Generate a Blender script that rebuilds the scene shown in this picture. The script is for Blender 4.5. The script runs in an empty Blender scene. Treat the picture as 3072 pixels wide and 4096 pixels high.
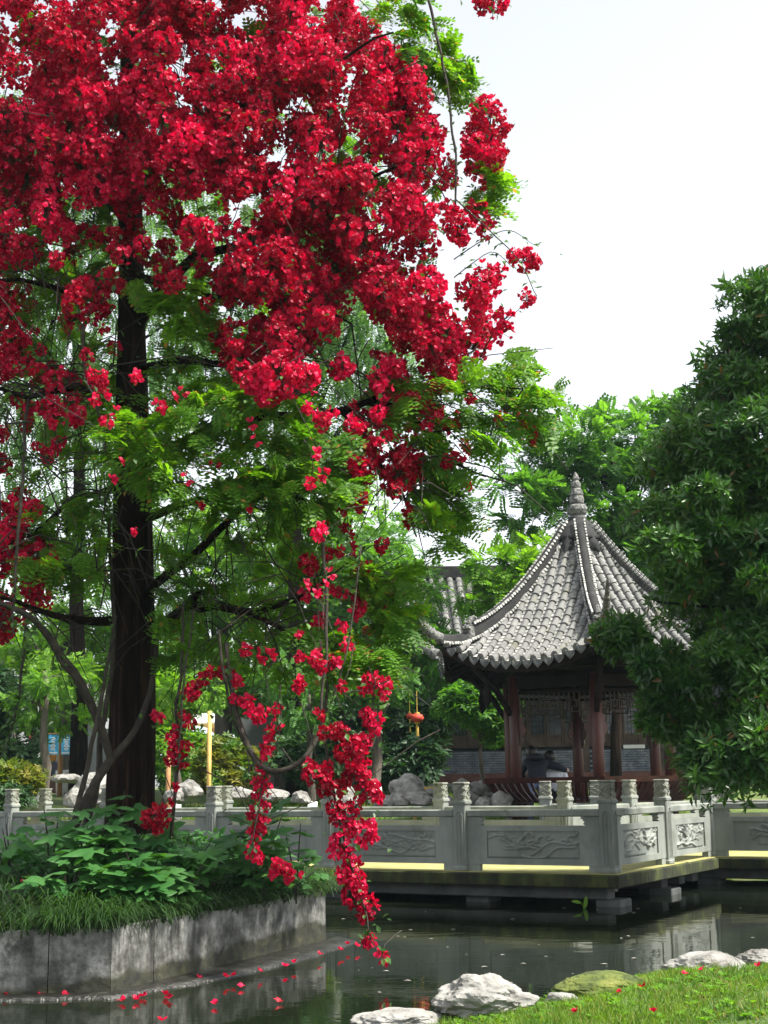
import bpy, math, random
import numpy as np
from mathutils import Vector, Matrix, noise as mnoise

random.seed(7)
RNG = np.random.default_rng(11)
SC = bpy.context.scene
COL = SC.collection
R = math.radians

# ------------------------------------------------------------------ camera
EYE = 1.57
PITCH, ROLL, FPX = R(11.24), 0.015, 5473.0           # focal length in photo pixels (3072 x 4096)
cam_d = bpy.data.cameras.new('camera')
cam = bpy.data.objects.new('camera', cam_d)
COL.objects.link(cam)
cam_d.sensor_fit = 'VERTICAL'
cam_d.sensor_height = 36.0
cam_d.lens = FPX / 4096 * 36.0
cam_d.clip_end = 1000
CM = Matrix.Translation((0, 0, EYE)) @ Matrix.Rotation(math.pi / 2 + PITCH, 4, 'X') @ Matrix.Rotation(-ROLL, 4, 'Z')
cam.matrix_world = CM
SC.camera = cam

# ------------------------------------------------------------------ sky and sun
SUN_EL, SUN_AZ = R(58), R(110)                         # azimuth clockwise from +Y
sun_dir = Vector((math.sin(SUN_AZ) * math.cos(SUN_EL), math.cos(SUN_AZ) * math.cos(SUN_EL), math.sin(SUN_EL)))
world = bpy.data.worlds.new('World')
SC.world = world
world.use_nodes = True
nt = world.node_tree
nt.nodes.clear()
sky = nt.nodes.new('ShaderNodeTexSky')
sky.sky_type = 'NISHITA'
sky.sun_disc = False
sky.sun_elevation = SUN_EL
sky.sun_rotation = SUN_AZ
sky.air_density = 1.0
sky.altitude = 0.0
sky.dust_density = 1.5
sky.ozone_density = 1.0
hsv = nt.nodes.new('ShaderNodeHueSaturation')
hsv.inputs['Saturation'].default_value = 0.22         # thin white overcast
bg = nt.nodes.new('ShaderNodeBackground')
bg.inputs['Strength'].default_value = 0.13
wo = nt.nodes.new('ShaderNodeOutputWorld')
nt.links.new(sky.outputs[0], hsv.inputs['Color'])
nt.links.new(hsv.outputs[0], bg.inputs['Color'])
nt.links.new(bg.outputs[0], wo.inputs['Surface'])
sun_l = bpy.data.lights.new('sun', 'SUN')
sun_l.energy = 4.4
sun_l.angle = R(5.0)
sun_l.color = (1.0, 0.95, 0.86)
sun = bpy.data.objects.new('sun', sun_l)
COL.objects.link(sun)
sun.rotation_euler = sun_dir.to_track_quat('Z', 'Y').to_euler()
SC.view_settings.view_transform = 'Standard'
SC.view_settings.look = 'None'
SC.view_settings.gamma = 1.0
SC.view_settings.exposure = 1.3
try:
    SC.view_settings.use_curve_mapping = False
except Exception:
    pass
SC.render.engine = 'CYCLES'
SC.cycles.use_denoising = True
SC.cycles.max_bounces = 8
SC.cycles.transparent_max_bounces = 8

# ------------------------------------------------------------------ picture to place
K = 3072 / 1659.0
def ray(x, y):
    d = Vector(((x * K - 1536) / FPX, -(y * K - 2048) / FPX, -1.0))
    return (CM.to_3x3() @ d)
def at(x, y, Y):
    d = ray(x, y)
    return Vector((0, 0, EYE)) + d * (Y / d.y)
def atz(x, y, z):
    d = ray(x, y)
    return Vector((0, 0, EYE)) + d * ((z - EYE) / d.z)
def pp(*pts):
    return [at(*p) for p in pts]

# ------------------------------------------------------------------ materials
def new_mat(name):
    m = bpy.data.materials.new(name)
    m.use_nodes = True
    n = m.node_tree
    n.nodes.clear()
    out = n.nodes.new('ShaderNodeOutputMaterial')
    p = n.nodes.new('ShaderNodeBsdfPrincipled')
    n.links.new(p.outputs[0], out.inputs['Surface'])
    return m, n, p, out
def noise_ramp(n, scale, stops, detail=5.0, vec=None, rough=0.6, stretch=None):
    geo = n.nodes.new('ShaderNodeNewGeometry')
    src = geo.outputs['Position']
    if stretch:
        mp = n.nodes.new('ShaderNodeMapping')
        mp.inputs['Scale'].default_value = stretch
        n.links.new(src, mp.inputs['Vector'])
        src = mp.outputs[0]
    tx = n.nodes.new('ShaderNodeTexNoise')
    tx.inputs['Scale'].default_value = scale
    tx.inputs['Detail'].default_value = detail
    tx.inputs['Roughness'].default_value = rough
    n.links.new(src, tx.inputs['Vector'])
    rp = n.nodes.new('ShaderNodeValToRGB')
    el = rp.color_ramp.elements
    while len(el) < len(stops):
        el.new(0.5)
    for e, (pos, c) in zip(el, stops):
        e.position = pos
        e.color = (*c, 1)
    n.links.new(tx.outputs['Fac'], rp.inputs['Fac'])
    return rp.outputs['Color'], tx
def mixc(n, a, b, fac, mode='MIX'):
    mx = n.nodes.new('ShaderNodeMix')
    mx.data_type = 'RGBA'
    mx.blend_type = mode
    for s, v in ((mx.inputs[6], a), (mx.inputs[7], b), (mx.inputs[0], fac)):
        if hasattr(v, 'is_output'):
            n.links.new(v, s)
        else:
            s.default_value = v if isinstance(v, float) else (*v, 1)
    return mx.outputs[2]
def bump(n, p, scale, strength, dist=0.02, detail=6.0, stretch=None):
    geo = n.nodes.new('ShaderNodeNewGeometry')
    tx = n.nodes.new('ShaderNodeTexNoise')
    tx.inputs['Scale'].default_value = scale
    tx.inputs['Detail'].default_value = detail
    src = geo.outputs['Position']
    if stretch:
        mp = n.nodes.new('ShaderNodeMapping')
        mp.inputs['Scale'].default_value = stretch
        n.links.new(src, mp.inputs['Vector'])
        src = mp.outputs[0]
    n.links.new(src, tx.inputs['Vector'])
    b = n.nodes.new('ShaderNodeBump')
    b.inputs['Strength'].default_value = strength
    b.inputs['Distance'].default_value = dist
    n.links.new(tx.outputs['Fac'], b.inputs['Height'])
    n.links.new(b.outputs[0], p.inputs['Normal'])
def mat_noise(name, stops, scale=4.0, rough=0.8, bs=None, bstr=0.4, bd=0.02, stretch=None, metallic=0.0, spec=None, over=None):
    """over: (scale, lo, hi, colour) a second blotch layer"""
    m, n, p, out = new_mat(name)
    c, _ = noise_ramp(n, scale, stops, stretch=stretch)
    if over:
        f, _ = noise_ramp(n, over[0], [(over[1], (0, 0, 0)), (over[2], (1, 1, 1))], detail=8)
        c = mixc(n, c, over[3], f)
    n.links.new(c, p.inputs['Base Color'])
    p.inputs['Roughness'].default_value = rough
    p.inputs['Metallic'].default_value = metallic
    if spec is not None:
        p.inputs['Specular IOR Level'].default_value = spec
    if bs:
        bump(n, p, bs, bstr, bd, stretch=stretch)
    return m
def mat_leaf(name, c0, c1, trans=0.35, rough=0.45, tcol=None, nscale=1.2, spec=0.4, rare=None):
    m, n, p, out = new_mat(name)
    geo = n.nodes.new('ShaderNodeNewGeometry')
    a, _ = noise_ramp(n, nscale, [(0.35, c0), (0.65, c1)], detail=2)
    rp = n.nodes.new('ShaderNodeValToRGB')
    rp.color_ramp.elements[0].color = (0.62, 0.66, 0.62, 1)
    rp.color_ramp.elements[1].color = (1.3, 1.28, 1.2, 1)
    n.links.new(geo.outputs['Random Per Island'], rp.inputs['Fac'])
    c = mixc(n, a, rp.outputs[0], 1.0, 'MULTIPLY')
    if rare:
        st = n.nodes.new('ShaderNodeMath')
        st.operation = 'GREATER_THAN'
        st.inputs[1].default_value = rare[0]
        n.links.new(geo.outputs['Random Per Island'], st.inputs[0])
        c = mixc(n, c, rare[1], st.outputs[0])
    n.links.new(c, p.inputs['Base Color'])
    p.inputs['Roughness'].default_value = rough
    p.inputs['Specular IOR Level'].default_value = spec
    tr = n.nodes.new('ShaderNodeBsdfTranslucent')
    tc = mixc(n, c, tcol or (1.5, 1.5, 0.5), 1.0, 'MULTIPLY')
    n.links.new(tc, tr.inputs['Color'])
    mx = n.nodes.new('ShaderNodeMixShader')
    mx.inputs[0].default_value = trans
    n.links.new(p.outputs[0], mx.inputs[1])
    n.links.new(tr.outputs[0], mx.inputs[2])
    n.links.new(mx.outputs[0], out.inputs['Surface'])
    return m

M = {}
M['stone'] = mat_noise('carved_grey_stone', [(0.3, (0.1400, 0.1568, 0.1400)), (0.52, (0.2072, 0.2262, 0.2038)), (0.75, (0.2744, 0.2934, 0.2666))], 2.4, .85, 60, .35, .006,
                       over=(2.0, .57, .76, (0.1064, 0.1176, 0.0840)), stretch=(1, 1, .45))
M['stone_rail'] = mat_noise('weathered_rail_stone', [(0.3, (0.1133, 0.1314, 0.1133)), (0.55, (0.2100, 0.2279, 0.2009)), (0.75, (0.2975, 0.3065, 0.2717))], 2.2, .85, 50, .4, .006,
                            over=(3.0, .55, .7, (0.0785, 0.0876, 0.0618)), stretch=(1, 1, .5))
M['stone_cap'] = mat_noise('weathered_cap_stone', [(0.3, (.12, .13, .10)), (0.5, (.20, .21, .175)), (0.7, (.28, .285, .245))], 7.0, .9, 45, .6, .012,
                           over=(9, .58, .70, (.08, .09, .045)))
M['deck'] = mat_noise('mossy_deck_stone', [(0.3, (0.2124, 0.2009, 0.0590)), (0.6, (0.3067, 0.2952, 0.1181)), (0.8, (0.3305, 0.3190, 0.1771))], 2.5, .9, 40, .3, .01)
M['moss_stone'] = mat_noise('dark_mossy_slab', [(0.35, (.008, .010, .005)), (0.50, (.022, .028, .008)), (0.62, (.055, .068, .014)), (.75, (.065, .068, .055))], 3.5, .95, 30, .6, .02, stretch=(1, 1, .45))
M['pier'] = mat_noise('wet_pier_stone', [(0.3, (0.036, 0.042, 0.039)), (0.6, (0.090, 0.099, 0.093)), (.8, (0.132, 0.138, 0.132))], 3, .8, 25, .4, .01)
M['tile'] = mat_noise('grey_roof_tile', [(0.3, (0.0843, 0.0864, 0.0823)), (0.5, (0.1306, 0.1326, 0.1265)), (0.72, (0.1816, 0.1816, 0.1727))], 5.0, .8, 60, .3, .005,
                      over=(2.2, .60, .76, (0.0843, 0.0802, 0.0252)))
M['tile_pan'] = mat_noise('pale_pan_tile', [(0.3, (0.1922, 0.1966, 0.1890)), (0.5, (0.2992, 0.2992, 0.2851)), (0.72, (0.3996, 0.3996, 0.3780))], 6.0, .85, 60, .3, .005,
                          over=(1.6, .62, .78, (0.1566, 0.1566, 0.0637)))
M['tile_dark'] = mat_noise('dark_roof_mortar', [(0.35, (0.0082, 0.0088, 0.0094)), (0.6, (0.0205, 0.0211, 0.0205)), (.8, (0.0439, 0.0439, 0.0410))], 5.0, .9, 30, .5, .015)
M['trim'] = mat_noise('pale_ridge_scallops', [(0.38, (0.1275, 0.1275, 0.1162)), (0.52, (0.5312, 0.5312, 0.4988)), (.7, (0.7650, 0.7650, 0.7225))], 18.0, .85, 40, .5, .01)
M['finial'] = mat_noise('rough_finial_plaster', [(0.35, (0.0525, 0.0525, 0.0497)), (0.55, (0.1680, 0.1680, 0.1575)), (.7, (0.2891, 0.2891, 0.2681))], 14.0, .9, 22, 1.0, .04)
M['wood_dark'] = mat_noise('dark_aged_timber', [(0.35, (.008, .006, .005)), (0.65, (.020, .012, .010))], 4.0, .9, 40, .3, .004, stretch=(1, 1, .2), spec=.12)
M['tile_edge'] = mat_noise('dark_eave_tile', [(0.3, (.05, .055, .06)), (0.5, (.11, .115, .12)), (0.72, (.22, .22, .21))], 9.0, .85, 40, .4, .008)
M['wood_red'] = mat_noise('worn_red_lacquer', [(0.35, (0.0465, 0.0105, 0.0075)), (0.6, (0.0788, 0.0188, 0.0128)), (.8, (0.1117, 0.0323, 0.0232))], 3.0, .5, 40, .3, .004, stretch=(2, 2, .25),
                          over=(5, .70, .74, (0.1950, 0.1770, 0.1583)))
M['wood_rail'] = mat_noise('dark_red_bench_wood', [(0.35, (0.027, 0.006, 0.005)), (0.7, (0.072, 0.016, 0.012))], 5.0, .45, 40, .3, .004)
M['lattice'] = mat_noise('brown_lattice_wood', [(0.35, (0.0210, 0.0126, 0.0098)), (0.7, (0.0595, 0.0336, 0.0245))], 6.0, .7)
M['hall_wood'] = mat_noise('brown_hall_timber', [(0.35, (0.040, 0.026, 0.018)), (0.7, (0.104, 0.068, 0.048))], 3.0, .8)
M['hall_dark'] = mat_noise('dark_hall_panel', [(0.35, (.018, .024, .03)), (0.7, (.04, .05, .06))], 2.0, .5)
M['glass'] = mat_noise('dark_window_glass', [(0.4, (.015, .02, .024)), (0.7, (.03, .04, .045))], 1.0, .12, spec=.6)
M['brick'] = mat_noise('grey_blue_brick', [(0.3, (0.0975, 0.1125, 0.1350)), (0.5, (0.1500, 0.1650, 0.1950)), (0.7, (0.2475, 0.2625, 0.2850))], 5.0, .9, 40, .4, .006)
M['mortar'] = mat_noise('dark_mortar', [(0.4, (.05, .055, .06)), (0.7, (.08, .085, .09))], 6.0, .95)
M['plinth'] = mat_noise('red_brown_plinth', [(0.3, (0.0840, 0.0350, 0.0245)), (0.7, (0.1540, 0.0735, 0.0560))], 3.0, .9)
M['bark'] = mat_noise('dark_fibrous_bark', [(0.35, (0.0055, 0.0039, 0.0033)), (0.55, (0.0193, 0.0121, 0.0088)), (0.72, (0.0605, 0.0341, 0.0220))], 9.0, .95, 16, 1.0, .05, stretch=(2.4, 2.4, .16), spec=.08)
M['bark_grey'] = mat_noise('grey_brown_bark', [(0.35, (.05, .042, .033)), (0.6, (.12, .10, .08)), (.8, (.22, .20, .16))], 6.0, .95, 20, .8, .03, stretch=(2, 2, .3))
M['vine'] = mat_noise('brown_vine_bark', [(0.35, (0.0143, 0.0111, 0.0078)), (0.6, (0.0390, 0.0306, 0.0215)), (.8, (0.0910, 0.0780, 0.0585))], 14.0, .9, 50, .7, .01)
M['whitewash'] = mat_noise('whitewashed_bark', [(0.3, (0.400, 0.400, 0.376)), (0.6, (0.592, 0.592, 0.568))], 6.0, .95, 25, .7, .02)
M['rock'] = mat_noise('pale_limestone', [(0.30, (0.0739, 0.0714, 0.0629)), (0.45, (0.1895, 0.1845, 0.1683)), (0.62, (0.2949, 0.2898, 0.2686)), (.8, (0.3587, 0.3476, 0.3213))], 4.5, .95, 18, .9, .03,
                      over=(3.0, .60, .72, (0.1368, 0.1156, 0.0739)))
M['rock_moss'] = mat_noise('moss_covered_rock', [(0.35, (.03, .045, .008)), (0.55, (.09, .12, .018)), (.7, (.16, .17, .035)), (.85, (.27, .26, .19))], 6.0, .98, 25, 1.0, .04)
M['soil'] = mat_noise('dark_soil', [(0.35, (0.011, 0.009, 0.006)), (0.7, (0.036, 0.029, 0.018))], 6.0, 1.0, 14, .7, .03)
M['yellow_wood'] = mat_noise('yellow_painted_post', [(0.3, (.42, .25, .05)), (0.7, (.62, .42, .12))], 5.0, .7)
M['brown_post'] = mat_noise('orange_brown_post', [(0.3, (.25, .12, .045)), (0.7, (.38, .20, .08))], 5.0, .8)
M['white_paint'] = mat_noise('white_paint', [(0.3, (0.595, 0.595, 0.570)), (0.7, (0.680, 0.680, 0.663))], 3.0, .8)
M['blue_cloth'] = mat_noise('light_blue_banner', [(0.3, (.07, .40, .68)), (0.7, (.11, .50, .76))], 3.0, .8)
M['dark_fabric'] = mat_noise('dark_blue_stall', [(0.3, (.03, .035, .05)), (0.7, (.075, .085, .12))], 4.0, .8)
M['pale_blue'] = mat_noise('pale_blue_canopy', [(0.3, (.32, .42, .52)), (0.7, (.48, .56, .64))], 2.0, .8)
M['cream'] = mat_noise('cream_board', [(0.3, (.60, .52, .36)), (0.7, (.70, .63, .48))], 3.0, .8)
M['orange'] = mat_noise('orange_goods', [(0.3, (.50, .17, .03)), (0.7, (.62, .32, .05))], 9.0, .8)
M['red_cloth'] = mat_noise('red_lantern_cloth', [(0.35, (.46, .03, .02)), (0.6, (.58, .06, .03)), (.8, (.62, .16, .04))], 6.0, .7)
M['gold'] = mat_noise('gold_fringe', [(0.3, (.50, .33, .05)), (0.7, (.62, .45, .10))], 20.0, .7)
M['grey_wall'] = mat_noise('pale_grey_plaster', [(0.3, (0.200, 0.216, 0.224)), (0.7, (0.304, 0.320, 0.328))], 1.2, .9, 12, .3, .01)
M['navy'] = mat_noise('navy_jacket_cloth', [(0.3, (0.0048, 0.0066, 0.0132)), (0.7, (0.0132, 0.0180, 0.0360))], 8.0, .75, 20, .5, .01)
M['hair'] = mat_noise('black_hair', [(0.3, (.006, .005, .005)), (0.7, (.02, .016, .014))], 30.0, .4)
M['grey_shirt'] = mat_noise('brightened_grey_shirt', [(0.3, (0.5250, 0.5600, 0.6300)), (0.7, (0.9100, 0.9450, 0.9975))], 10.0, .8, 18, .5, .012)  # raised towards white, brightness painted in since no sun reaches the shirt
M['denim'] = mat_noise('blue_denim', [(0.3, (.10, .14, .26)), (0.7, (.22, .28, .42))], 10.0, .8)
M['skin'] = mat_noise('skin', [(0.3, (.42, .24, .16)), (0.7, (.52, .31, .22))], 6.0, .5)
M['black_cloth'] = mat_noise('black_cloth', [(0.3, (.008, .008, .010)), (0.7, (.02, .02, .024))], 10.0, .8)

M['leaf_cypress'] = mat_leaf('feathery_cypress_leaf', (.058, .160, .014), (.125, .262, .022), .5, .5, tcol=(1.9, 1.9, .5), nscale=1.4, rare=(.975, (.30, .17, .04)))
M['leaf_vine'] = mat_leaf('vine_leaf', (.025, .075, .012), (.06, .14, .02), .3, .45)
M['leaf_right'] = mat_leaf('glossy_evergreen_leaf', (.020, .076, .012), (.070, .175, .024), .30, .36, nscale=1.6, spec=.45, rare=(.985, (.16, .09, .03)))
M['leaf_back'] = mat_leaf('hazy_green_leaf', (.055, .165, .028), (.11, .255, .038), .5, .5, nscale=.5)
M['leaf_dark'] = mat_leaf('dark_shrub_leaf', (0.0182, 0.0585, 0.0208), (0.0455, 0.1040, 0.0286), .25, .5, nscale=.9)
M['leaf_lime'] = mat_leaf('lime_green_leaf', (.09, .23, .018), (.16, .31, .03), .5, .5, tcol=(1.6, 1.6, .5), nscale=.5)
M['leaf_pale'] = mat_leaf('pale_drooping_leaf', (.08, .19, .05), (.14, .28, .07), .5, .6, nscale=.6)
M['leaf_gold'] = mat_leaf('gold_tipped_leaf', (.07, .17, .02), (.22, .20, .03), .4, .5, nscale=1.6)
M['leaf_broad'] = mat_leaf('broad_soft_leaf', (.040, .145, .036), (.075, .205, .05), .35, .5, nscale=2.0, spec=.3)
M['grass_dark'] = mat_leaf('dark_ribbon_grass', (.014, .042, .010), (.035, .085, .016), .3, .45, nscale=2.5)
M['grass'] = mat_leaf('fresh_lawn_grass', (.075, .17, .018), (.15, .24, .025), .4, .6, nscale=2.2, rare=(.93, (.25, .20, .07)))
M['bract'] = mat_leaf('crimson_bract', (.36, .002, .022), (.68, .006, .080), .35, .50, tcol=(1.25, .6, .8), nscale=1.1, spec=.22)
M['floret'] = mat_noise('white_floret', [(.3, (.72, .70, .60)), (.7, (.80, .78, .70))], 5, .7)
M['glint_pale'] = mat_noise('pale_painted_glint', [(.3, (.5, .46, .40)), (.7, (.7, .66, .6))], 5, .7)  # colour of the glints painted on the pond

def mat_water():
    m, n, p, out = new_mat('dark_pond_water')
    c, _ = noise_ramp(n, .35, [(.35, (.004, .007, .004)), (.65, (.010, .014, .007))])
    n.links.new(c, p.inputs['Base Color'])
    p.inputs['Roughness'].default_value = .02
    p.inputs['IOR'].default_value = 1.33
    geo = n.nodes.new('ShaderNodeNewGeometry')
    hs = []
    for sc, st in ((1.2, (1, 2.2, 1)), (5.0, (1, 2.6, 1))):
        mp = n.nodes.new('ShaderNodeMapping')
        mp.inputs['Scale'].default_value = st
        n.links.new(geo.outputs['Position'], mp.inputs['Vector'])
        tx = n.nodes.new('ShaderNodeTexNoise')
        tx.inputs['Scale'].default_value = sc
        tx.inputs['Detail'].default_value = 2.0
        n.links.new(mp.outputs[0], tx.inputs['Vector'])
        hs.append(tx.outputs['Fac'])
    ad = n.nodes.new('ShaderNodeMath')
    ad.operation = 'MULTIPLY_ADD'
    ad.inputs[1].default_value = .22
    n.links.new(hs[1], ad.inputs[0])
    n.links.new(hs[0], ad.inputs[2])
    b = n.nodes.new('ShaderNodeBump')
    b.inputs['Strength'].default_value = .55
    b.inputs['Distance'].default_value = .0045
    n.links.new(ad.outputs[0], b.inputs['Height'])
    n.links.new(b.outputs[0], p.inputs['Normal'])
    return m
M['water'] = mat_water()

def mat_ground():
    m, n, p, out = new_mat('garden_ground')
    c, _ = noise_ramp(n, 1.3, [(.36, (.045, .085, .018)), (.55, (.10, .15, .025)), (.70, (.20, .19, .08))], detail=8)
    c2, _ = noise_ramp(n, 14, [(.35, (.5, .5, .5)), (.7, (1.2, 1.2, 1.1))], detail=6)
    c = mixc(n, c, c2, 1.0, 'MULTIPLY')
    n.links.new(c, p.inputs['Base Color'])
    p.inputs['Roughness'].default_value = 1.0
    bump(n, p, 16, .7, .03)
    return m
M['ground'] = mat_ground()

def mat_planter():
    """pale concrete with damp streaks and a ragged dark tide line near the water"""
    m, n, p, out = new_mat('stained_concrete')
    c, _ = noise_ramp(n, 5.5, [(.32, (.03, .032, .028)), (.45, (.10, .10, .09)), (.57, (.21, .21, .195)), (.72, (.38, .38, .36))], detail=10, rough=.68)
    st, _ = noise_ramp(n, 3.2, [(.38, (.22, .22, .20)), (.56, (1, 1, 1))], detail=9, stretch=(2.6, 2.6, .5))
    c = mixc(n, c, st, .62, 'MULTIPLY')
    geo = n.nodes.new('ShaderNodeNewGeometry')
    sp = n.nodes.new('ShaderNodeSeparateXYZ')
    n.links.new(geo.outputs['Position'], sp.inputs[0])
    tx = n.nodes.new('ShaderNodeTexNoise')
    tx.inputs['Scale'].default_value = 3.0
    tx.inputs['Detail'].default_value = 9
    n.links.new(geo.outputs['Position'], tx.inputs['Vector'])
    # tide height grows towards the far end of the wall, where the water keeps it wet
    mr = n.nodes.new('ShaderNodeMapRange')
    mr.inputs['From Min'].default_value = -2.6
    mr.inputs['From Max'].default_value = -.6
    mr.inputs['To Min'].default_value = -.07
    mr.inputs['To Max'].default_value = .11
    n.links.new(sp.outputs['X'], mr.inputs['Value'])
    a1 = n.nodes.new('ShaderNodeMath'); a1.operation = 'MULTIPLY_ADD'
    a1.inputs[1].default_value = .34
    n.links.new(tx.outputs['Fac'], a1.inputs[0]); n.links.new(mr.outputs[0], a1.inputs[2])
    a2 = n.nodes.new('ShaderNodeMath'); a2.operation = 'SUBTRACT'
    n.links.new(a1.outputs[0], a2.inputs[0]); n.links.new(sp.outputs['Z'], a2.inputs[1])
    a3 = n.nodes.new('ShaderNodeMath'); a3.operation = 'MULTIPLY'; a3.use_clamp = True
    a3.inputs[1].default_value = 16
    n.links.new(a2.outputs[0], a3.inputs[0])
    dk, _ = noise_ramp(n, 9, [(.35, (.012, .013, .009)), (.6, (.035, .036, .02)), (.75, (.075, .075, .03))], detail=8)
    c = mixc(n, c, dk, a3.outputs[0])
    n.links.new(c, p.inputs['Base Color'])
    p.inputs['Roughness'].default_value = .9
    bump(n, p, 14, .8, .02, detail=9)
    return m
M['planter'] = mat_planter()
M['ledge'] = mat_noise('wet_dark_ledge', [(.35, (0.008, 0.008, 0.007)), (.6, (0.025, 0.025, 0.021)), (.78, (0.084, 0.084, 0.077))], 7, .35, 22, .9, .03)

# ------------------------------------------------------------------ mesh building
class MB:
    def __init__(s):
        s.v, s.f, s.m = [], [], []
        s.T = None
    def add(s, vs, fs, mi=0):
        b = len(s.v)
        if s.T is not None:
            vs = [s.T @ Vector(v) for v in vs]
        s.v.extend(tuple(v) for v in vs)
        s.f.extend(tuple(i + b for i in f) for f in fs)
        s.m.extend([mi] * len(fs))
        return s
    def box(s, c, d, rz=0, mi=0, taper=1.0, bev=0.0, rot=None):
        hx, hy, hz = d[0] / 2, d[1] / 2, d[2] / 2
        mt = rot if rot is not None else Matrix.Rotation(rz, 3, 'Z')
        c = Vector(c)
        vs, fs = [], []
        if bev > 0:
            lv = [(-hz, bev), (-hz + bev, 0), (hz - bev, 0), (hz, bev)]
        else:
            lv = [(-hz, 0), (hz, 0)]
        for z, i in lv:
            k = taper if z > 0 else 1.0
            if bev > 0:
                cx, cy, b2 = hx * k - i, hy * k - i, bev
                ring = [(-cx + b2, -cy), (cx - b2, -cy), (cx, -cy + b2), (cx, cy - b2), (cx - b2, cy), (-cx + b2, cy), (-cx, cy - b2), (-cx, -cy + b2)]
            else:
                ring = [(-hx * k, -hy * k), (hx * k, -hy * k), (hx * k, hy * k), (-hx * k, hy * k)]
            vs += [c + mt @ Vector((x, y, z)) for x, y in ring]
        n = 8 if bev > 0 else 4
        fs.append(tuple(reversed(range(n))))
        for l in range(len(lv) - 1):
            for i in range(n):
                j = (i + 1) % n
                fs.append((l * n + i, l * n + j, (l + 1) * n + j, (l + 1) * n + i))
        fs.append(tuple((len(lv) - 1) * n + i for i in range(n)))
        return s.add(vs, fs, mi)
    def tube(s, pts, rad, n=8, mi=0, cap=True, jit=0.0):
        pts = [Vector(p) for p in pts]
        if not hasattr(rad, '__len__'):
            rad = [rad] * len(pts)
        vs, fs = [], []
        prev = None
        for i, p in enumerate(pts):
            t = (pts[min(i + 1, len(pts) - 1)] - pts[max(i - 1, 0)])
            t = t.normalized() if t.length > 1e-9 else Vector((0, 0, 1))
            if prev is None:
                a = Vector((1, 0, 0)) if abs(t.x) < .8 else Vector((0, 1, 0))
                u = (a - t * a.dot(t)).normalized()
            else:
                u = (prev - t * prev.dot(t))
                u = u.normalized() if u.length > 1e-6 else t.orthogonal().normalized()
            prev = u
            w = t.cross(u)
            for k in range(n):
                a = 2 * math.pi * k / n
                r = rad[i] * (1 + (random.uniform(-jit, jit) if jit else 0))
                vs.append(p + (u * math.cos(a) + w * math.sin(a)) * r)
        for i in range(len(pts) - 1):
            for k in range(n):
                j = (k + 1) % n
                fs.append((i * n + k, i * n + j, (i + 1) * n + j, (i + 1) * n + k))
        if cap:
            fs.append(tuple(reversed(range(n))))
            fs.append(tuple((len(pts) - 1) * n + k for k in range(n)))
        return s.add(vs, fs, mi)
    def lathe(s, prof, n=16, c=(0, 0, 0), mi=0, cap=True):
        c = Vector(c)
        vs, fs = [], []
        for r, z in prof:
            for k in range(n):
                a = 2 * math.pi * k / n
                vs.append(c + Vector((r * math.cos(a), r * math.sin(a), z)))
        for i in range(len(prof) - 1):
            for k in range(n):
                j = (k + 1) % n
                fs.append((i * n + k, i * n + j, (i + 1) * n + j, (i + 1) * n + k))
        if cap:
            fs.append(tuple(reversed(range(n))))
            fs.append(tuple((len(prof) - 1) * n + k for k in range(n)))
        return s.add(vs, fs, mi)
    def prism(s, poly, a, b, mi=0):
        """polygon poly of (u, v) swept from frame a to frame b; frames are (origin, U, V)"""
        n = len(poly)
        vs = [Vector(o) + Vector(U) * u + Vector(V) * v for (o, U, V) in (a, b) for u, v in poly]
        fs = [tuple(reversed(range(n))), tuple(n + i for i in range(n))]
        fs += [(i, (i + 1) % n, n + (i + 1) % n, n + i) for i in range(n)]
        return s.add(vs, fs, mi)
    def grid(s, P, mi=0, flip=False):
        """P: rows of points"""
        nr, nc = len(P), len(P[0])
        vs = [p for row in P for p in row]
        fs = []
        for i in range(nr - 1):
            for j in range(nc - 1):
                q = (i * nc + j, i * nc + j + 1, (i + 1) * nc + j + 1, (i + 1) * nc + j)
                fs.append(tuple(reversed(q)) if flip else q)
        return s.add(vs, fs, mi)
    def mesh(s, name, mats, smooth=False):
        me = bpy.data.meshes.new(name)
        me.from_pydata(s.v, [], s.f)
        for m in (mats if isinstance(mats, (list, tuple)) else [mats]):
            me.materials.append(m)
        me.polygons.foreach_set('material_index', s.m)
        if smooth:
            me.polygons.foreach_set('use_smooth', [True] * len(s.f))
        me.update()
        return me
WL = {}
def wloc(o):
    return WL.get(o.name, Vector((0, 0, 0)))
def put(name, me, parent=None, loc=(0, 0, 0), rot=None, scale=None, mtx=None, **props):
    """an object that carries mesh me; loc is in the parent's frame"""
    o = bpy.data.objects.new(name, me)
    COL.objects.link(o)
    if parent is not None:
        o.parent = parent
    if mtx is not None:
        o.matrix_basis = mtx
    else:
        o.location = loc
        if rot is not None:
            o.rotation_euler = rot
        if scale is not None:
            o.scale = scale if hasattr(scale, '__len__') else (scale,) * 3
    for k, v in props.items():
        o[k] = v
    return o
def part(name, mb, mats, parent=None, smooth=False, **props):
    """mesh built in world coordinates, made a child of an unrotated parent, its origin at its own middle"""
    P = np.array(mb.v)
    c = Vector(((P.min(0) + P.max(0)) / 2).tolist())
    mb.v = (P - np.array(c)).tolist()
    me = mb.mesh(name, mats, smooth)
    o = put(name, me, parent, c - (wloc(parent) if parent is not None else Vector((0, 0, 0))), **props)
    WL[o.name] = c
    return o
def thing(name, label, cat, loc=(0, 0, 0), rz=0.0, group=None):
    o = bpy.data.objects.new(name, None)
    o.empty_display_size = .2
    COL.objects.link(o)
    o.location = loc
    o.rotation_euler = (0, 0, rz)
    o['label'] = label
    o['category'] = cat
    if group:
        o['group'] = group
    WL[o.name] = Vector(loc)
    return o

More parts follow.
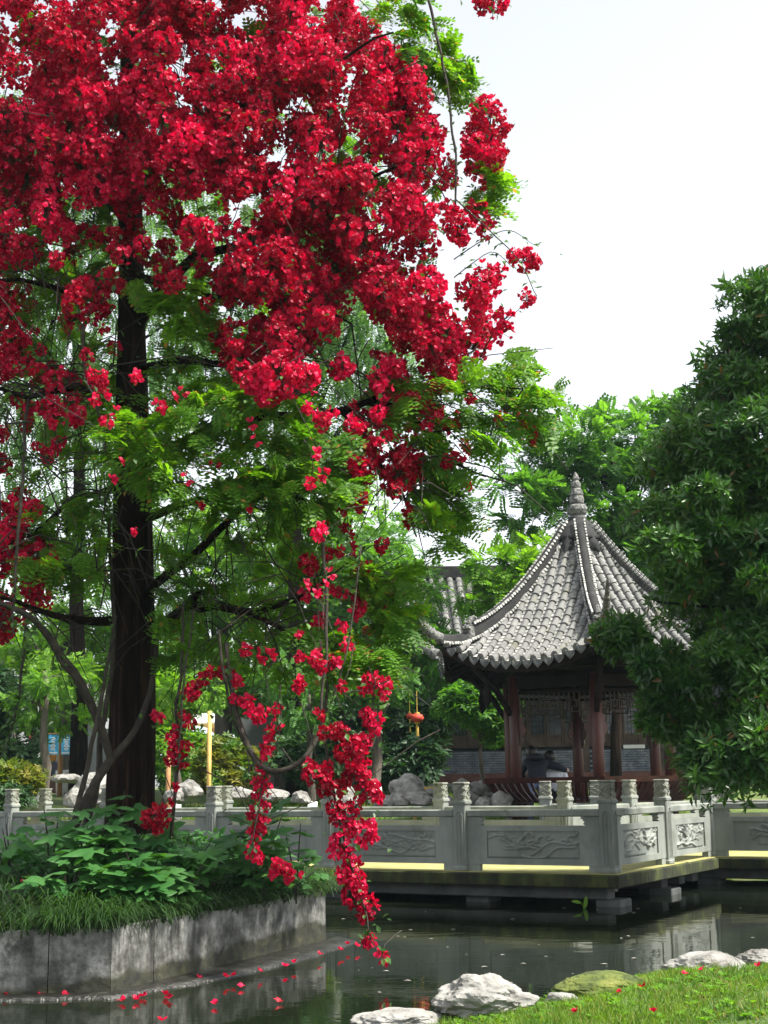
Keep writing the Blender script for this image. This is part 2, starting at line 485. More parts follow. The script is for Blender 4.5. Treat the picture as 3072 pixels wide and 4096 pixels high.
# ---- many small faces at once
def np_mesh(name, V, F, mats, mi=None, smooth=False):
    """V (n,3), F list of arrays (m,k) that may differ in k"""
    me = bpy.data.meshes.new(name)
    V = np.ascontiguousarray(V, dtype=np.float32)
    me.vertices.add(len(V))
    me.vertices.foreach_set('co', V.ravel())
    loops = np.concatenate([f.ravel() for f in F]).astype(np.int32)
    tot = np.concatenate([np.full(len(f), f.shape[1], np.int32) for f in F])
    st = np.concatenate([[0], np.cumsum(tot)[:-1]]).astype(np.int32)
    me.loops.add(len(loops))
    me.loops.foreach_set('vertex_index', loops)
    me.polygons.add(len(tot))
    me.polygons.foreach_set('loop_start', st)
    me.polygons.foreach_set('loop_total', tot)
    for m in (mats if isinstance(mats, (list, tuple)) else [mats]):
        me.materials.append(m)
    if mi is not None:
        me.polygons.foreach_set('material_index', np.asarray(mi, np.int32))
    if smooth:
        me.polygons.foreach_set('use_smooth', np.ones(len(tot), bool))
    me.update(calc_edges=True)
    return me
def norm(a):
    return a / np.maximum(np.linalg.norm(a, axis=-1, keepdims=True), 1e-9)
def frames(d, up):
    """(N,3,3) rotation whose y axis is d and whose z axis leans to up"""
    d = norm(d)
    x = norm(np.cross(d, up))
    z = np.cross(x, d)
    return np.stack([x, d, z], axis=-1)
def scatter(tv, tf, P, RM, S):
    """template verts tv (k,3), faces tf list of (m,j); returns V, F"""
    N, k = len(P), len(tv)
    S = np.asarray(S)
    S = S[:, None, None] if S.ndim == 1 else S[:, None, :]
    V = np.einsum('nij,nkj->nki', RM, np.broadcast_to(tv, (N, k, 3)) * S) + P[:, None, :]
    off = (np.arange(N) * k)[:, None, None]
    F = [(f[None] + off).reshape(-1, f.shape[1]) for f in tf]
    return V.reshape(-1, 3), F
def join(parts):
    V, F, b = [], [], 0
    for v, f in parts:
        V.append(v)
        F += [x + b for x in f]
        b += len(v)
    return np.concatenate(V), F
def leaf_t(L=1.0, W=.35, fold=.08, curl=.12):
    """a folded, pointed leaf along +y: 4 faces"""
    v = np.array([[0, 0, 0], [-W / 2, L * .42, fold], [0, L * .45, 0], [W / 2, L * .42, fold], [-W * .28, L * .75, fold * .4 - curl * .4], [0, L * .76, -curl * .4], [W * .28, L * .75, fold * .4 - curl * .4], [0, L, -curl]])
    f3 = np.array([[0, 2, 1], [0, 3, 2], [4, 5, 7], [5, 6, 7]])
    f4 = np.array([[1, 2, 5, 4], [2, 3, 6, 5]])
    return v, [f3, f4]
def leaf_s(L=1.0, W=.4, fold=.1):
    """a simple leaf: two triangles either side of the midrib"""
    v = np.array([[0, 0, 0], [-W / 2, L * .5, fold], [0, L, -.05 * L], [W / 2, L * .5, fold]])
    return v, [np.array([[0, 2, 1], [0, 3, 2]])]
def frond_t(pairs=9, L=1.0, ll=.22, lw=.07, droop=.25, taper=True):
    """a feather: leaflets in pairs along a drooping rachis"""
    V, F3, b = [], [], 0
    for i in range(pairs):
        t = (i + .6) / pairs
        y, z = L * t, -droop * t * t * L
        sc = (1 - .55 * abs(t - .4) ** 1.3 * 1.6) if taper else 1
        for sgn in (-1, 1):
            l = ll * sc
            dx, dy = sgn * l * .86, l * .52
            px, py = -dy / l * lw / 2 * sgn, dx / l * lw / 2 * sgn
            jz = random.uniform(-.03, .03)
            V += [[0, y, z], [dx * .5 + px, y + dy * .5 + py, z + .01 + jz], [dx, y + dy, z - .04 * l + jz * 2], [dx * .5 - px, y + dy * .5 - py, z + .01 + jz]]
            F3 += [[b, b + 1, b + 2], [b, b + 2, b + 3]]
            b += 4
    V += [[-.012 * L, 0, 0], [.012 * L, 0, 0], [0, L, -droop * L]]
    F3 += [[b, b + 1, b + 2]]
    return np.array(V), [np.array(F3)]
def rand_unit(n):
    return norm(RNG.normal(size=(n, 3)))
def in_poly(px, py, poly):
    px, py = np.asarray(px), np.asarray(py)
    r = np.zeros(px.shape, bool)
    n = len(poly)
    for i in range(n):
        x1, y1 = poly[i]
        x2, y2 = poly[(i + 1) % n]
        c = ((y1 > py) != (y2 > py)) & (px < (x2 - x1) * (py - y1) / (y2 - y1 + 1e-12) + x1)
        r ^= c
    return r
def poly_sample(poly, n):
    a = np.array(poly, float)
    lo, hi = a.min(0), a.max(0)
    out = []
    while sum(len(o) for o in out) < n:
        p = RNG.uniform(lo, hi, size=(n * 2, 2))
        out.append(p[in_poly(p[:, 0], p[:, 1], poly)])
    return np.concatenate(out)[:n]
def at_np(x, y, Y):
    x, y, Y = np.asarray(x, float), np.asarray(y, float), np.asarray(Y, float)
    d = np.stack([(x * K - 1536) / FPX, -(y * K - 2048) / FPX, -np.ones_like(x)], -1)
    d = d @ np.array(CM.to_3x3()).T
    return np.array([0, 0, EYE]) + d * (Y / d[..., 1])[..., None]

# ------------------------------------------------------------------ the ground and the pond
def seg_dist(x, y, pts):
    d = np.full(x.shape, 1e9)
    for (x1, y1), (x2, y2) in zip(pts[:-1], pts[1:]):
        vx, vy = x2 - x1, y2 - y1
        t = np.clip(((x - x1) * vx + (y - y1) * vy) / (vx * vx + vy * vy), 0, 1)
        d = np.minimum(d, np.hypot(x - x1 - t * vx, y - y1 - t * vy))
    return d
_ne = [atz(x, y, .06) for x, y in ((800, 2300), (960, 2205), (1080, 2172), (1180, 2158), (1260, 2122), (1350, 2112), (1450, 2104), (1560, 2086), (1659, 2068))]
NEAR_EDGE = [(-40, 2.0), (-9, 4.6), (-2.0, 7.0)] + [(p.x, p.y) for p in _ne] + [(_ne[-1].x + 1.2, _ne[-1].y + 1.2), (8, 16), (40, 17.5)]
NEAR_POLY = NEAR_EDGE + [(40, -60), (-40, -60)]
FAR_EDGE = [(-90, 27.6), (-10, 27.6), (-5.0, 26.4), (-1.5, 25.2), (.6, 24.6), (1.4, 24.0), (3, 23.6), (5.4, 23.8), (7.0, 25.0), (12, 24.5), (90, 24)]
FAR_POLY = FAR_EDGE + [(90, 300), (-90, 300)]
def sm(t):
    t = np.clip(t, 0, 1)
    return t * t * (3 - 2 * t)
def ground_h(x, y):
    x, y = np.asarray(x, float), np.asarray(y, float)
    dn = seg_dist(x, y, NEAR_EDGE)
    df = seg_dist(x, y, FAR_EDGE)
    n_in, f_in = in_poly(x, y, NEAR_POLY), in_poly(x, y, FAR_POLY)
    z = -.12 - .55 * sm(np.minimum(dn, df) / 1.2)
    z = np.where(n_in, .05 + .17 * sm(dn / 1.2) + .02 * np.sin(x * 2.1 + y) * sm(dn), z)
    z = np.where(f_in, .10 + .85 * sm(df / 4.0) + .5 * sm((df - 3) / 9) + .05 * np.sin(x * .9 + y * .5) * sm(df / 3), z)
    return z
def gz(x, y):
    return float(ground_h(np.array([x]), np.array([y]))[0])
gx = np.concatenate([np.arange(-300, -14, 13.0), np.arange(-14, 14, .28), np.arange(14, 301, 13.0)])
gy = np.concatenate([np.arange(-60, 6, 6.0), np.arange(6, 33, .28), np.arange(33, 60, 1.5), np.arange(60, 601, 30.0)])
GX, GY = np.meshgrid(gx, gy)
GZ = ground_h(GX, GY)
nx_, ny_ = len(gx), len(gy)
idx = np.arange(nx_ * ny_).reshape(ny_, nx_)
quads = np.stack([idx[:-1, :-1], idx[:-1, 1:], idx[1:, 1:], idx[1:, :-1]], -1).reshape(-1, 4)
put('ground', np_mesh('ground', np.stack([GX, GY, GZ], -1).reshape(-1, 3), [quads], M['ground'], smooth=True), kind='structure')
wb = MB()
wb.grid([[(x, y, 0) for x in np.linspace(-90, 90, 19)] for y in np.linspace(0, 42, 9)])
put('pond_water', wb.mesh('pond_water', M['water']), kind='structure')

# ------------------------------------------------------------------ rocks
def rock_mesh(name, d, mat, seed, sub=4, rough=.35, flat=.0):
    import bmesh
    bm = bmesh.new()
    bmesh.ops.create_icosphere(bm, subdivisions=sub, radius=1.0)
    o = Vector((seed * 7.31, seed * 3.17, seed * 1.9))
    for v in bm.verts:
        p = v.co.copy()
        n1 = mnoise.noise(p * .9 + o)
        n2 = mnoise.noise(p * 2.3 + o * 2)
        n3 = abs(mnoise.noise(p * 4.5 + o))
        cell = mnoise.voronoi(p * 1.5 + o)[0]
        n4 = mnoise.noise(p * 9 + o)
        k = 1 + rough * (n1 * 1.0 + n2 * .45 - n3 * .42 + (cell[0] - .4) * .75 + (cell[1] - cell[0] - .3) * .35 + n4 * .10)
        q = p * k
        v.co = Vector((q.x * d[0] / 2, q.y * d[1] / 2, q.z * d[2] / 2 if q.z > -.35 else -.35 * d[2] / 2 + (q.z + .35) * .2 * d[2]))
    me = bpy.data.meshes.new(name)
    bm.to_mesh(me)
    bm.free()
    me.materials.append(mat)
    me.polygons.foreach_set('use_smooth', [False] * len(me.polygons))
    return me
def rock(x, y, w, h, label, z=None, Y=None, mat='rock', seed=1, sub=4, depth=.8, rough=.35, rz=0.0, group=None):
    """w, h in display pixels; (x, y) the middle of its foot"""
    p = atz(x, y, z) if Y is None else at(x, y, Y)
    s = K / FPX * p.y
    o = put('rock', rock_mesh('rock', (w * s * 1.0, w * s * depth, h * s * 1.45), M[mat], seed, sub, rough), None, (p.x, p.y + w * s * .2, p.z + h * s * .2), rot=(0, 0, rz))
    o['label'] = label
    o['category'] = 'rock'
    if group:
        o['group'] = group
    return o
rock(1058, 2190, 215, 74, 'big pale jagged rock at the water edge of the lawn', z=.08, seed=3, rough=.42, sub=5, group='rocks along the lawn edge')
rock(862, 2222, 175, 40, 'low speckled rock cut by the bottom of the frame, left of the jagged rock', z=.03, seed=5, rough=.25, sub=5, group='rocks along the lawn edge')
rock(1318, 2146, 215, 40, 'low moss-covered rock between the pale rocks on the lawn edge', z=.12, mat='rock_moss', seed=8, rough=.22, sub=5, group='rocks along the lawn edge')
rock(1212, 2168, 70, 22, 'small pale stone just left of the mossy rock', z=.10, seed=11, rough=.3, sub=4, group='rocks along the lawn edge')
rock(1532, 2112, 190, 50, 'smooth white sloping rock in the grass at the right bank', z=.12, seed=14, rough=.26, sub=5, group='rocks along the lawn edge')
rock(1650, 2088, 100, 34, 'pale rock cut by the right frame edge behind the sloping rock', z=.13, seed=17, rough=.35, sub=5, group='rocks along the lawn edge')

FR = [(876, 1716, 78, 44, 'large rounded boulder sitting upright on the rocky far shore', 25.6), (858, 1738, 58, 26, 'flat white rock below the rounded boulder', 24.9), (905, 1736, 66, 28, 'pale slab of rock right below the rounded boulder', 24.9),
      (830, 1742, 40, 24, 'pale rock at the left end of the shore pile', 24.8), (1050, 1718, 84, 42, 'grey domed rock behind the bench corner', 25.4), (1000, 1712, 44, 28, 'pale lump of rock between two bridge posts', 25.3),
      (1010, 1738, 48, 30, 'yellowish rock beside the middle bridge post', 24.7), (1085, 1742, 50, 38, 'white rock against the bench flank', 24.3), (1048, 1744, 40, 30, 'white rock left of the bench flank', 24.4),
      (960, 1742, 40, 26, 'rock half hidden behind the middle post cap', 24.7), (935, 1720, 34, 18, 'small grey stone beside the boulder', 25.3),
      (205, 1726, 110, 52, 'wide layered rock on the grass left of the trunk', 26.6), (160, 1738, 60, 34, 'low rock in front of the layered rock', 26.0), (232, 1700, 40, 28, 'rock against the left side of the trunk', 27.6),
      (405, 1718, 60, 34, 'rock beside the yellow post foot', 27.4), (375, 1728, 44, 30, 'pale rock left of the yellow post foot', 27.2), (520, 1722, 56, 22, 'white rock near the low spiky palm', 26.8), (590, 1726, 60, 22, 'white rock on the grass right of the spiky palm', 26.6),
      (648, 1730, 40, 26, 'white rock left of the spotted white trunk', 26.2), (745, 1736, 60, 40, 'pale rock seen between the hanging flowers', 25.4), (1355, 1772, 40, 34, 'white rock seen under the angled handrail', 24.2), (1552, 1728, 60, 46, 'white rock beside the far right post', 24.4), (140, 1688, 60, 18, 'thin pale rock beyond the grass at the left', 30.0)]
for i, (x, y, w, h, lab, Y) in enumerate(FR):
    rock(x, y, w, h, lab, Y=Y, seed=20 + i * 3, sub=3, rough=.38, depth=.9, group='rocks on the far shore')

# ------------------------------------------------------------------ zigzag bridge
DECK = .42
TH = .527846
D1 = Vector((math.cos(TH), -math.sin(TH), 0))
D2 = Vector((math.sin(TH), math.cos(TH), 0))
LP = 2.083
P4 = Vector((2.787, 17.81, DECK))
P6 = P4 + D2 * LP * 2
RB = at(1218, 1678, 20.75)
RB.z = DECK
# local bridge frame: x along D1 (from the left to the corner), y along D2 (away from the camera)
br = thing('zigzag_bridge', 'low grey stone zigzag footbridge with mossy deck edge over the pond', 'bridge', P4, -TH)
def loc_of(p):
    q = p - P4
    return Vector((q.dot(D1), q.dot(D2), q.z))
rb = loc_of(RB)
wA = rb.y                          # width of the long arm
wB = -rb.x                         # width of the cross arm
def slab(name, x0, x1, y0, y1, z0, z1, mats, mi_top=None):
    b = MB()
    b.box(((x0 + x1) / 2, (y0 + y1) / 2, (z0 + z1) / 2), (x1 - x0, y1 - y0, z1 - z0), bev=.012)
    return put(name, b.mesh(name, mats), br)
e = .17
segs = [(-16.8, e, -e, wA + e), (-wB - e, e, wA + e + .004, 2 * LP - e - .004), (-wB - e, 14, 2 * LP - e, 2 * LP + wA + e)]
for (x0, x1, y0, y1) in segs:
    slab('edge_slab', x0, x1, y0, y1, -.17, -.012, M['moss_stone'])
    nx = max(1, round((x1 - x0) / 1.04))
    for i in range(nx):
        a, b_ = x0 + .03 + (x1 - x0 - .06) * i / nx, x0 + .03 + (x1 - x0 - .06) * (i + 1) / nx
        slab('paving_slab', a + .004, b_ - .004, y0 + .03, y1 - .03, -.0095, .004, M['deck'])
    slab('beam', x0 + .25, x1 - .25, y0 + .25, y0 + .50, -.33, -.172, M['pier'])
    slab('beam', x0 + .25, x1 - .25, y1 - .50, y1 - .25, -.33, -.172, M['pier'])
for px_, py_ in [(-12.4, .42), (-8.3, .42), (-4.3, .42), (-2.0, .42), (-.1, .32), (-.1, 2.3), (-.1, 2 * LP + .3), (3.9, 2 * LP + .3), (-4.3, wA - .4), (-.3, wA), (-8.3, wA - .4)]:
    b = MB()
    b.box((px_, py_, -.66), (.34, .40, .66), bev=.015)
    put('pier', b.mesh('pier', M['pier']), br)

def post_mesh():
    b = MB()
    b.box((0, 0, .445), (.185, .185, .89), bev=.014, mi=0)
    for sy in (-1, 1):                       # fluted faces with a cloud-head arch
        for fx in (-.045, 0, .045):
            b.tube([(fx, sy * .0925, .10), (fx, sy * .0925, .70 + (.03 if fx == 0 else 0))], .013, 6, mi=0)
        b.tube([(-.055, sy * .0925, .70), (-.03, sy * .0925, .755), (0, sy * .0925, .775), (.03, sy * .0925, .755), (.055, sy * .0925, .70)], .011, 6, mi=0)
    for sx in (-1, 1):
        for fy in (-.045, 0, .045):
            b.tube([(sx * .0925, fy, .10), (sx * .0925, fy, .70 + (.03 if fy == 0 else 0))], .013, 6, mi=0)
        b.tube([(sx * .0925, -.055, .70), (sx * .0925, -.03, .755), (sx * .0925, 0, .775), (sx * .0925, .03, .755), (sx * .0925, .055, .70)], .011, 6, mi=0)
    b.box((0, 0, .885), (.215, .20, .05), bev=.01, mi=0)
    b.box((0, 0, .03), (.21, .21, .06), bev=.012, mi=0)
    return b.mesh('post', [M['stone']])
def cap_mesh(seed):
    rd = random.Random(seed)
    b = MB()
    b.box((0, 0, .0), (.17, .17, .235), bev=.016, taper=.96)
    b.box((0, 0, -.105), (.185, .185, .03), bev=.008)
    b.box((0, 0, .125), (.18, .18, .03), bev=.008)
    # carved rolling scrolls on the four faces
    for k in range(4):
        rot = Matrix.Rotation(k * math.pi / 2, 3, 'Z')
        for z0, ph in ((.055, 0), (-.01, .5), (-.06, 1)):
            pts = []
            for i in range(11):
                u = -.08 + .016 * i
                pts.append(rot @ Vector((u, -.086, z0 + .022 * math.sin((u / .08 + ph) * 3.4 + rd.random() * .5))))
            b.tube(pts, .0075, 6)
        for sx in (-.04, .042):
            pts = [rot @ Vector((sx + .022 * math.cos(a) * (1 - a / 9), -.087, .02 + .022 * math.sin(a) * (1 - a / 9))) for a in np.linspace(0, 5.5, 9)]
            b.tube(pts, .006, 5)
    return b.mesh('post_cap', [M['stone_cap']])
POST = post_mesh()
CAPS = [cap_mesh(i) for i in range(3)]

def relief_mesh(w, h, seed):
    """low carving of rocks, sweeping leaves and clouds as a displaced sheet in the xz plane, facing -y"""
    rd = random.Random(seed)
    nx, nz = 92, 30
    u = np.linspace(-w / 2, w / 2, nx)
    v = np.linspace(-h / 2, h / 2, nz)
    U, V = np.meshgrid(u, v)
    H = np.zeros_like(U)
    def stroke(pts, wd, ht):
        nonlocal H
        d = seg_dist(U, V, pts)
        H = np.maximum(H, ht * np.exp(-(d / wd) ** 2))
    # rolling mountain plates
    for k in range(3):
        a, b, c, dd = rd.uniform(-.5, .5), rd.uniform(3, 6), rd.uniform(0, 6), rd.uniform(.05, .10)
        line = -h * .28 + k * h * .16 + dd * np.sin(U * b + c) + .03 * np.sin(U * b * 2.7 + c * 2)
        cx = rd.uniform(-w * .35, w * .35)
        msk = np.abs(U - cx) < w * rd.uniform(.16, .34)
        H = np.maximum(H, np.where((V < line) & msk, .008 + .003 * k, 0))
        xs = u[np.abs(u - cx) < w * .3]
        ys = -h * .28 + k * h * .16 + dd * np.sin(xs * b + c) + .03 * np.sin(xs * b * 2.7 + c * 2)
        if len(xs) > 2:
            stroke(list(zip(xs, np.clip(ys, -h * .48, h * .48))), .011, .030)
    # sweeping leaf fans
    for k in range(3):
        bx, bz = rd.uniform(-w * .4, w * .4), rd.uniform(-h * .3, h * .05)
        for j in range(7):
            ang = rd.uniform(.1, 3.0)
            ln = rd.uniform(.18, .38)
            bend = rd.uniform(-.9, .9)
            pts = []
            x_, z_ = bx, bz
            for s in range(8):
                pts.append((x_, z_))
                x_ += math.cos(ang) * ln / 7
                z_ = min(h * .46, max(-h * .46, z_ + math.sin(ang) * ln / 7 * .7))
                ang += bend / 7
            stroke(pts, .0095, .027)
    for k in range(16):
        cx, cz, rr = rd.uniform(-w * .46, w * .46), rd.uniform(-h * .1, h * .44), rd.uniform(.02, .05)
        a0 = rd.uniform(0, 6)
        stroke([(cx + rr * math.cos(a0 + t), cz + rr * .7 * math.sin(a0 + t)) for t in np.linspace(0, 4.2, 9)], .0085, .023)
    edge = np.minimum(np.minimum(U + w / 2, w / 2 - U), np.minimum(V + h / 2, h / 2 - V))
    H *= np.clip(edge / .02, 0, 1)
    pts = np.stack([U, -H, V], -1).reshape(-1, 3)
    ix = np.arange(nx * nz).reshape(nz, nx)
    q = np.stack([ix[:-1, :-1], ix[:-1, 1:], ix[1:, 1:], ix[1:, :-1]], -1).reshape(-1, 4)
    return np_mesh('carved_relief', pts, [q], M['stone'], smooth=True)
def panel_mesh(L):
    """slab with a sunk field on its outer face (-y) and raised end blocks that carry the handrail"""
    b = MB()
    w, t = L - .185, .10
    z0, z1 = .085, .585
    rx, rz0, rz1, dp = w * .345, .165, .515, .022
    y = -t / 2
    o = [(-w / 2, y, z0), (w / 2, y, z0), (w / 2, y, z1), (-w / 2, y, z1)]
    i1 = [(-rx, y, rz0), (rx, y, rz0), (rx, y, rz1), (-rx, y, rz1)]
    i2 = [(x, y + dp, z) for x, _, z in i1]
    bk = [(x, t / 2, z) for x, _, z in o]
    vs = o + i1 + i2 + bk
    fs = [(0, 1, 5, 4), (1, 2, 6, 5), (2, 3, 7, 6), (3, 0, 4, 7), (4, 5, 9, 8), (5, 6, 10, 9), (6, 7, 11, 10), (7, 4, 8, 11), (8, 9, 10, 11),
          (13, 12, 15, 14), (0, 12, 13, 1), (1, 13, 14, 2), (2, 14, 15, 3), (3, 15, 12, 0)]
    b.add(vs, fs)
    for s in (-1, 1):                        # stepped end blocks with a cloud-shaped inner profile
        prof = [(0, 0), (.20, 0), (.235, .02), (.21, .045), (.245, .07), (.22, .10), (.22, .108), (0, .108)]
        a = (Vector((s * w / 2, -.045, z1 + .0015)), Vector((-s, 0, 0)), Vector((0, 0, 1)))
        c = (Vector((s * w / 2, .045, z1 + .0015)), Vector((-s, 0, 0)), Vector((0, 0, 1)))
        b.prism(prof, a, c)
        b.box((s * (w / 2 - .09), 0, .042), (.17, .09, .082))
    return b.mesh('panel', [M['stone']])
def rail_mesh(L):
    b = MB()
    b.box((0, 0, .745), (L - .19, .135, .095), bev=.014)
    b.box((0, 0, .698), (L - .19, .10, .0), bev=0) if False else None
    return b.mesh('handrail', [M['stone_rail']])
PANELS, RAILS = {}, {}
RELIEFS = [relief_mesh((LP - .185) * .69, .35, s) for s in range(8)]
nrel = [0]
def balustrade(label, start, direction, bays, Ls, outward, skip_first=False, skip_last=False, relief=True, sub=None):
    """posts, panels and handrails along one straight run; outward: +1 when the carved face is on the right of the direction"""
    rz = math.atan2(direction.y, direction.x)
    if outward > 0:
        rzz = rz
    root = thing('stone_balustrade', label, 'balustrade', start, rz, group='balustrades of the zigzag bridge')
    x = 0.0
    for k in range(bays + 1):
        if not (k == 0 and skip_first) and not (k == bays and skip_last):
            p = put('post', POST, root, (x, 0, .004))
            put('post_cap', CAPS[(k + bays) % 3], p, (0, 0, 1.015))
        if k < bays:
            L = Ls[k] if hasattr(Ls, '__len__') else Ls
            key = round(L, 3)
            if key not in PANELS:
                PANELS[key] = panel_mesh(L)
                RAILS[key] = rail_mesh(L)
            flip = math.pi if outward < 0 else 0
            pn = put('panel', PANELS[key], root, (x + L / 2, 0, .004), rot=(0, 0, flip))
            if relief:
                r = put('carved_relief', RELIEFS[nrel[0] % 8], pn, (0, -.0285, .34), scale=((L - .185) / (LP - .185), 1.4, 1))
                nrel[0] += 1
            put('handrail', RAILS[key], root, (x + L / 2, 0, .004))
            x += L
    return root
balustrade('long carved grey balustrade on the near side, left of the corner post', P4 - D1 * LP * 6, D1, 6, LP, 1)
balustrade('short angled balustrade running back from the corner post to the right', P4, D2, 2, LP, 1, skip_first=True)
balustrade('carved balustrade at the right frame edge under the evergreen tree', P6, D1, 4, LP, 1, skip_first=True)
balustrade('sunlit rear balustrade of the long bridge arm, behind the near one', RB - D1 * LP * 6, D1, 6, LP, -1)
RD, RE = at(1358, 1679, 22.0), at(1509, 1672, 24.0)
RD.z = RE.z = DECK
v1 = RD - RB
v2 = RE - RD
balustrade('rear balustrade of the cross arm between the double-topped post and pavilion', RB, v1.normalized(), 1, v1.length, -1, skip_first=True)
balustrade('far rear balustrade ending beside the white rock on the right', RD, v2.normalized(), 1, v2.length, -1, skip_first=True)
v3 = D1
balustrade('rear balustrade of the right arm under the tree', RE, D1, 3, LP, -1, skip_first=True)
RA, RC = at(1177, 1684, 22.6), at(1286, 1684, 22.4)
RA.z = RC.z = DECK
v4 = RC - RA
balustrade('short stone rail in front of the bench of the pavilion', RA, v4.normalized(), 1, v4.length, 1, relief=False)

# ------------------------------------------------------------------ planter island
WZ = .50
isl = [atz(-120, 2150, 0), atz(102, 2154, 0), atz(238, 2151, 0), atz(704, 2037, 0)]
isl = [Vector((p.x, p.y, 0)) for p in isl]
isl[0] = Vector((isl[1].x - 3.0, isl[1].y - .25, 0))
back = [Vector((isl[3].x - .32, isl[3].y + 2.0, 0)), Vector((isl[3].x - 1.2, isl[3].y + 2.9, 0)), Vector((-8, 18.4, 0)), Vector((isl[0].x - 3.5, isl[0].y + 1.0, 0))]
ring = isl + back
pw = thing('planter_wall', 'stained grey concrete retaining wall of the island with a dark tide line', 'wall', isl[2])
def wall_seg(a, b, name='wall_section'):
    d = (b - a)
    L = d.length
    d = d / L
    nrm = Vector((d.y, -d.x, 0))
    nl, nz = max(4, int(L / .06)), 12
    rows = []
    for j in range(nz + 1):
        z = -.4 + (WZ + .4) * j / nz
        row = []
        for i in range(nl + 1):
            p = a + d * (.004 + (L - .008) * i / nl) + Vector((0, 0, z))
            k = 0 if i in (0, nl) else 1
            off = k * (.022 * mnoise.noise(p * 2.2) + .012 * mnoise.noise(p * 7) + .006 * mnoise.noise(p * 19))
            row.append(p + nrm * off + Vector((0, 0, (.018 * mnoise.noise(p * 3) if j == nz else 0))))
        rows.append(row)
    m = MB()
    m.grid(rows)
    # thickness
    t = [[p for p in rows[-1]], [p - nrm * .22 for p in rows[-1]]]
    m.grid(t)
    m.grid([[p - nrm * .22 for p in rows[-1]], [p - nrm * .22 - Vector((0, 0, WZ + .4)) for p in rows[-1]]])
    m.grid([[rows[j][0] for j in range(nz + 1)], [rows[j][0] - nrm * .22 for j in range(nz + 1)]])
    m.grid([[rows[j][-1] - nrm * .22 for j in range(nz + 1)], [rows[j][-1] for j in range(nz + 1)]])
    return part(name, m, M['planter'], pw, smooth=True)
for i in range(len(ring)):
    a, b = ring[i], ring[(i + 1) % len(ring)]
    if i == 2:                                # the long side: two castings with a joint near the corner
        c = a + (b - a) * .16
        wall_seg(a, c)
        wall_seg(c, b)
    else:
        wall_seg(a, b)
# footing ledge just above the water
def off_line(pts, o):
    out = []
    for i, p in enumerate(pts):
        d = (pts[min(i + 1, len(pts) - 1)] - pts[max(i - 1, 0)]).normalized()
        out.append(p + Vector((d.y, -d.x, 0)) * o)
    return out
inn = isl[:3] + [isl[3] + (isl[3] - isl[2]).normalized() * .02]
outl = [isl[0] + Vector((0, -.16, 0)), isl[1] + Vector((0, -.17, 0)), isl[2] + Vector((.04, -.19, 0)), atz(420, 2128, 0) , atz(560, 2098, 0), atz(680, 2068, 0), atz(770, 2036, 0)]
inn2 = [isl[0], isl[1], isl[2], isl[2] + (isl[3] - isl[2]) * .33, isl[2] + (isl[3] - isl[2]) * .66, isl[3], isl[3] + Vector((.1, .35, 0))]
m = MB()
def dense(pts, n=10):
    r = []
    for a, b in zip(pts[:-1], pts[1:]):
        r += [a.lerp(b, i / n) for i in range(n)]
    return r + [pts[-1]]
oo, ii = dense(outl), dense(inn2)
lj = lambda p: Vector((p.x + .03 * mnoise.noise(p * 6), p.y + .03 * mnoise.noise(p * 6 + Vector((9, 9, 9))), .014 + .012 * mnoise.noise(p * 9)))
m.grid([[Vector((p.x, p.y, -.3)) for p in oo], [lj(p) for p in oo], [lj(p.lerp(q, .5)) + Vector((0, 0, .012)) for p, q in zip(oo, ii)], [Vector((q.x, q.y, .03)) for q in ii]])
part('ledge', m, M['ledge'], pw, smooth=True)
# soil
m = MB()
cen = sum(ring, Vector()) / len(ring)
rings = []
for f, z in ((.985, .47), (.9, .55), (.75, .66), (.5, .74), (.2, .76)):
    rings.append([Vector((cen.x + (p.x - cen.x) * f, cen.y + (p.y - cen.y) * f, z)) for p in dense(ring + [ring[0]], 6)])
m.grid(rings)
put('island_soil', m.mesh('island_soil', M['soil'], True), kind='structure')
ISL2 = [(p.x, p.y) for p in ring]
def isl_z(x, y):
    d = seg_dist(x, y, ISL2 + [ISL2[0]])
    return .47 + .22 * sm(d / 1.2)

# ribbon grass hanging over the wall
def ribbon_t(n=4, L=1.0, W=.03, arch=1.0):
    V, F = [], []
    for i in range(n + 1):
        t = i / n
        y = L * (t * .75 if arch else t * .2)
        z = L * (.75 * math.sin(min(t * 1.9, 2.6)) * .7 - .35 * t * t)
        w = W * (1 - t) ** .6 / 2
        if i < n:
            V += [[-w, y, z], [w, y, z]]
        else:
            V += [[0, y, z]]
    b = []
    q = []
    for i in range(n - 1):
        q.append([2 * i, 2 * i + 1, 2 * i + 3, 2 * i + 2])
    tri = [[2 * n - 2, 2 * n - 1, 2 * n]]
    return np.array(V), [np.array(q), np.array(tri)]
def ribbon_grass(name, P, size, mat, label=None, spread=None, wid=.035):
    N = len(P)
    ang = RNG.uniform(0, 2 * math.pi, N) if spread is None else spread
    d = np.stack([np.cos(ang), np.sin(ang), RNG.uniform(-.15, .25, N)], -1)
    RM = frames(d, np.tile([0, 0, 1.0], (N, 1)))
    tv, tf = ribbon_t(4, 1.0, wid)
    V, F = scatter(tv, tf, P, RM, RNG.uniform(.6, 1.2, N) * size)
    o = put(name, np_mesh(name, V, F, mat), kind='stuff')
    if label:
        o['label'] = label
        o['category'] = 'grass'
    return o
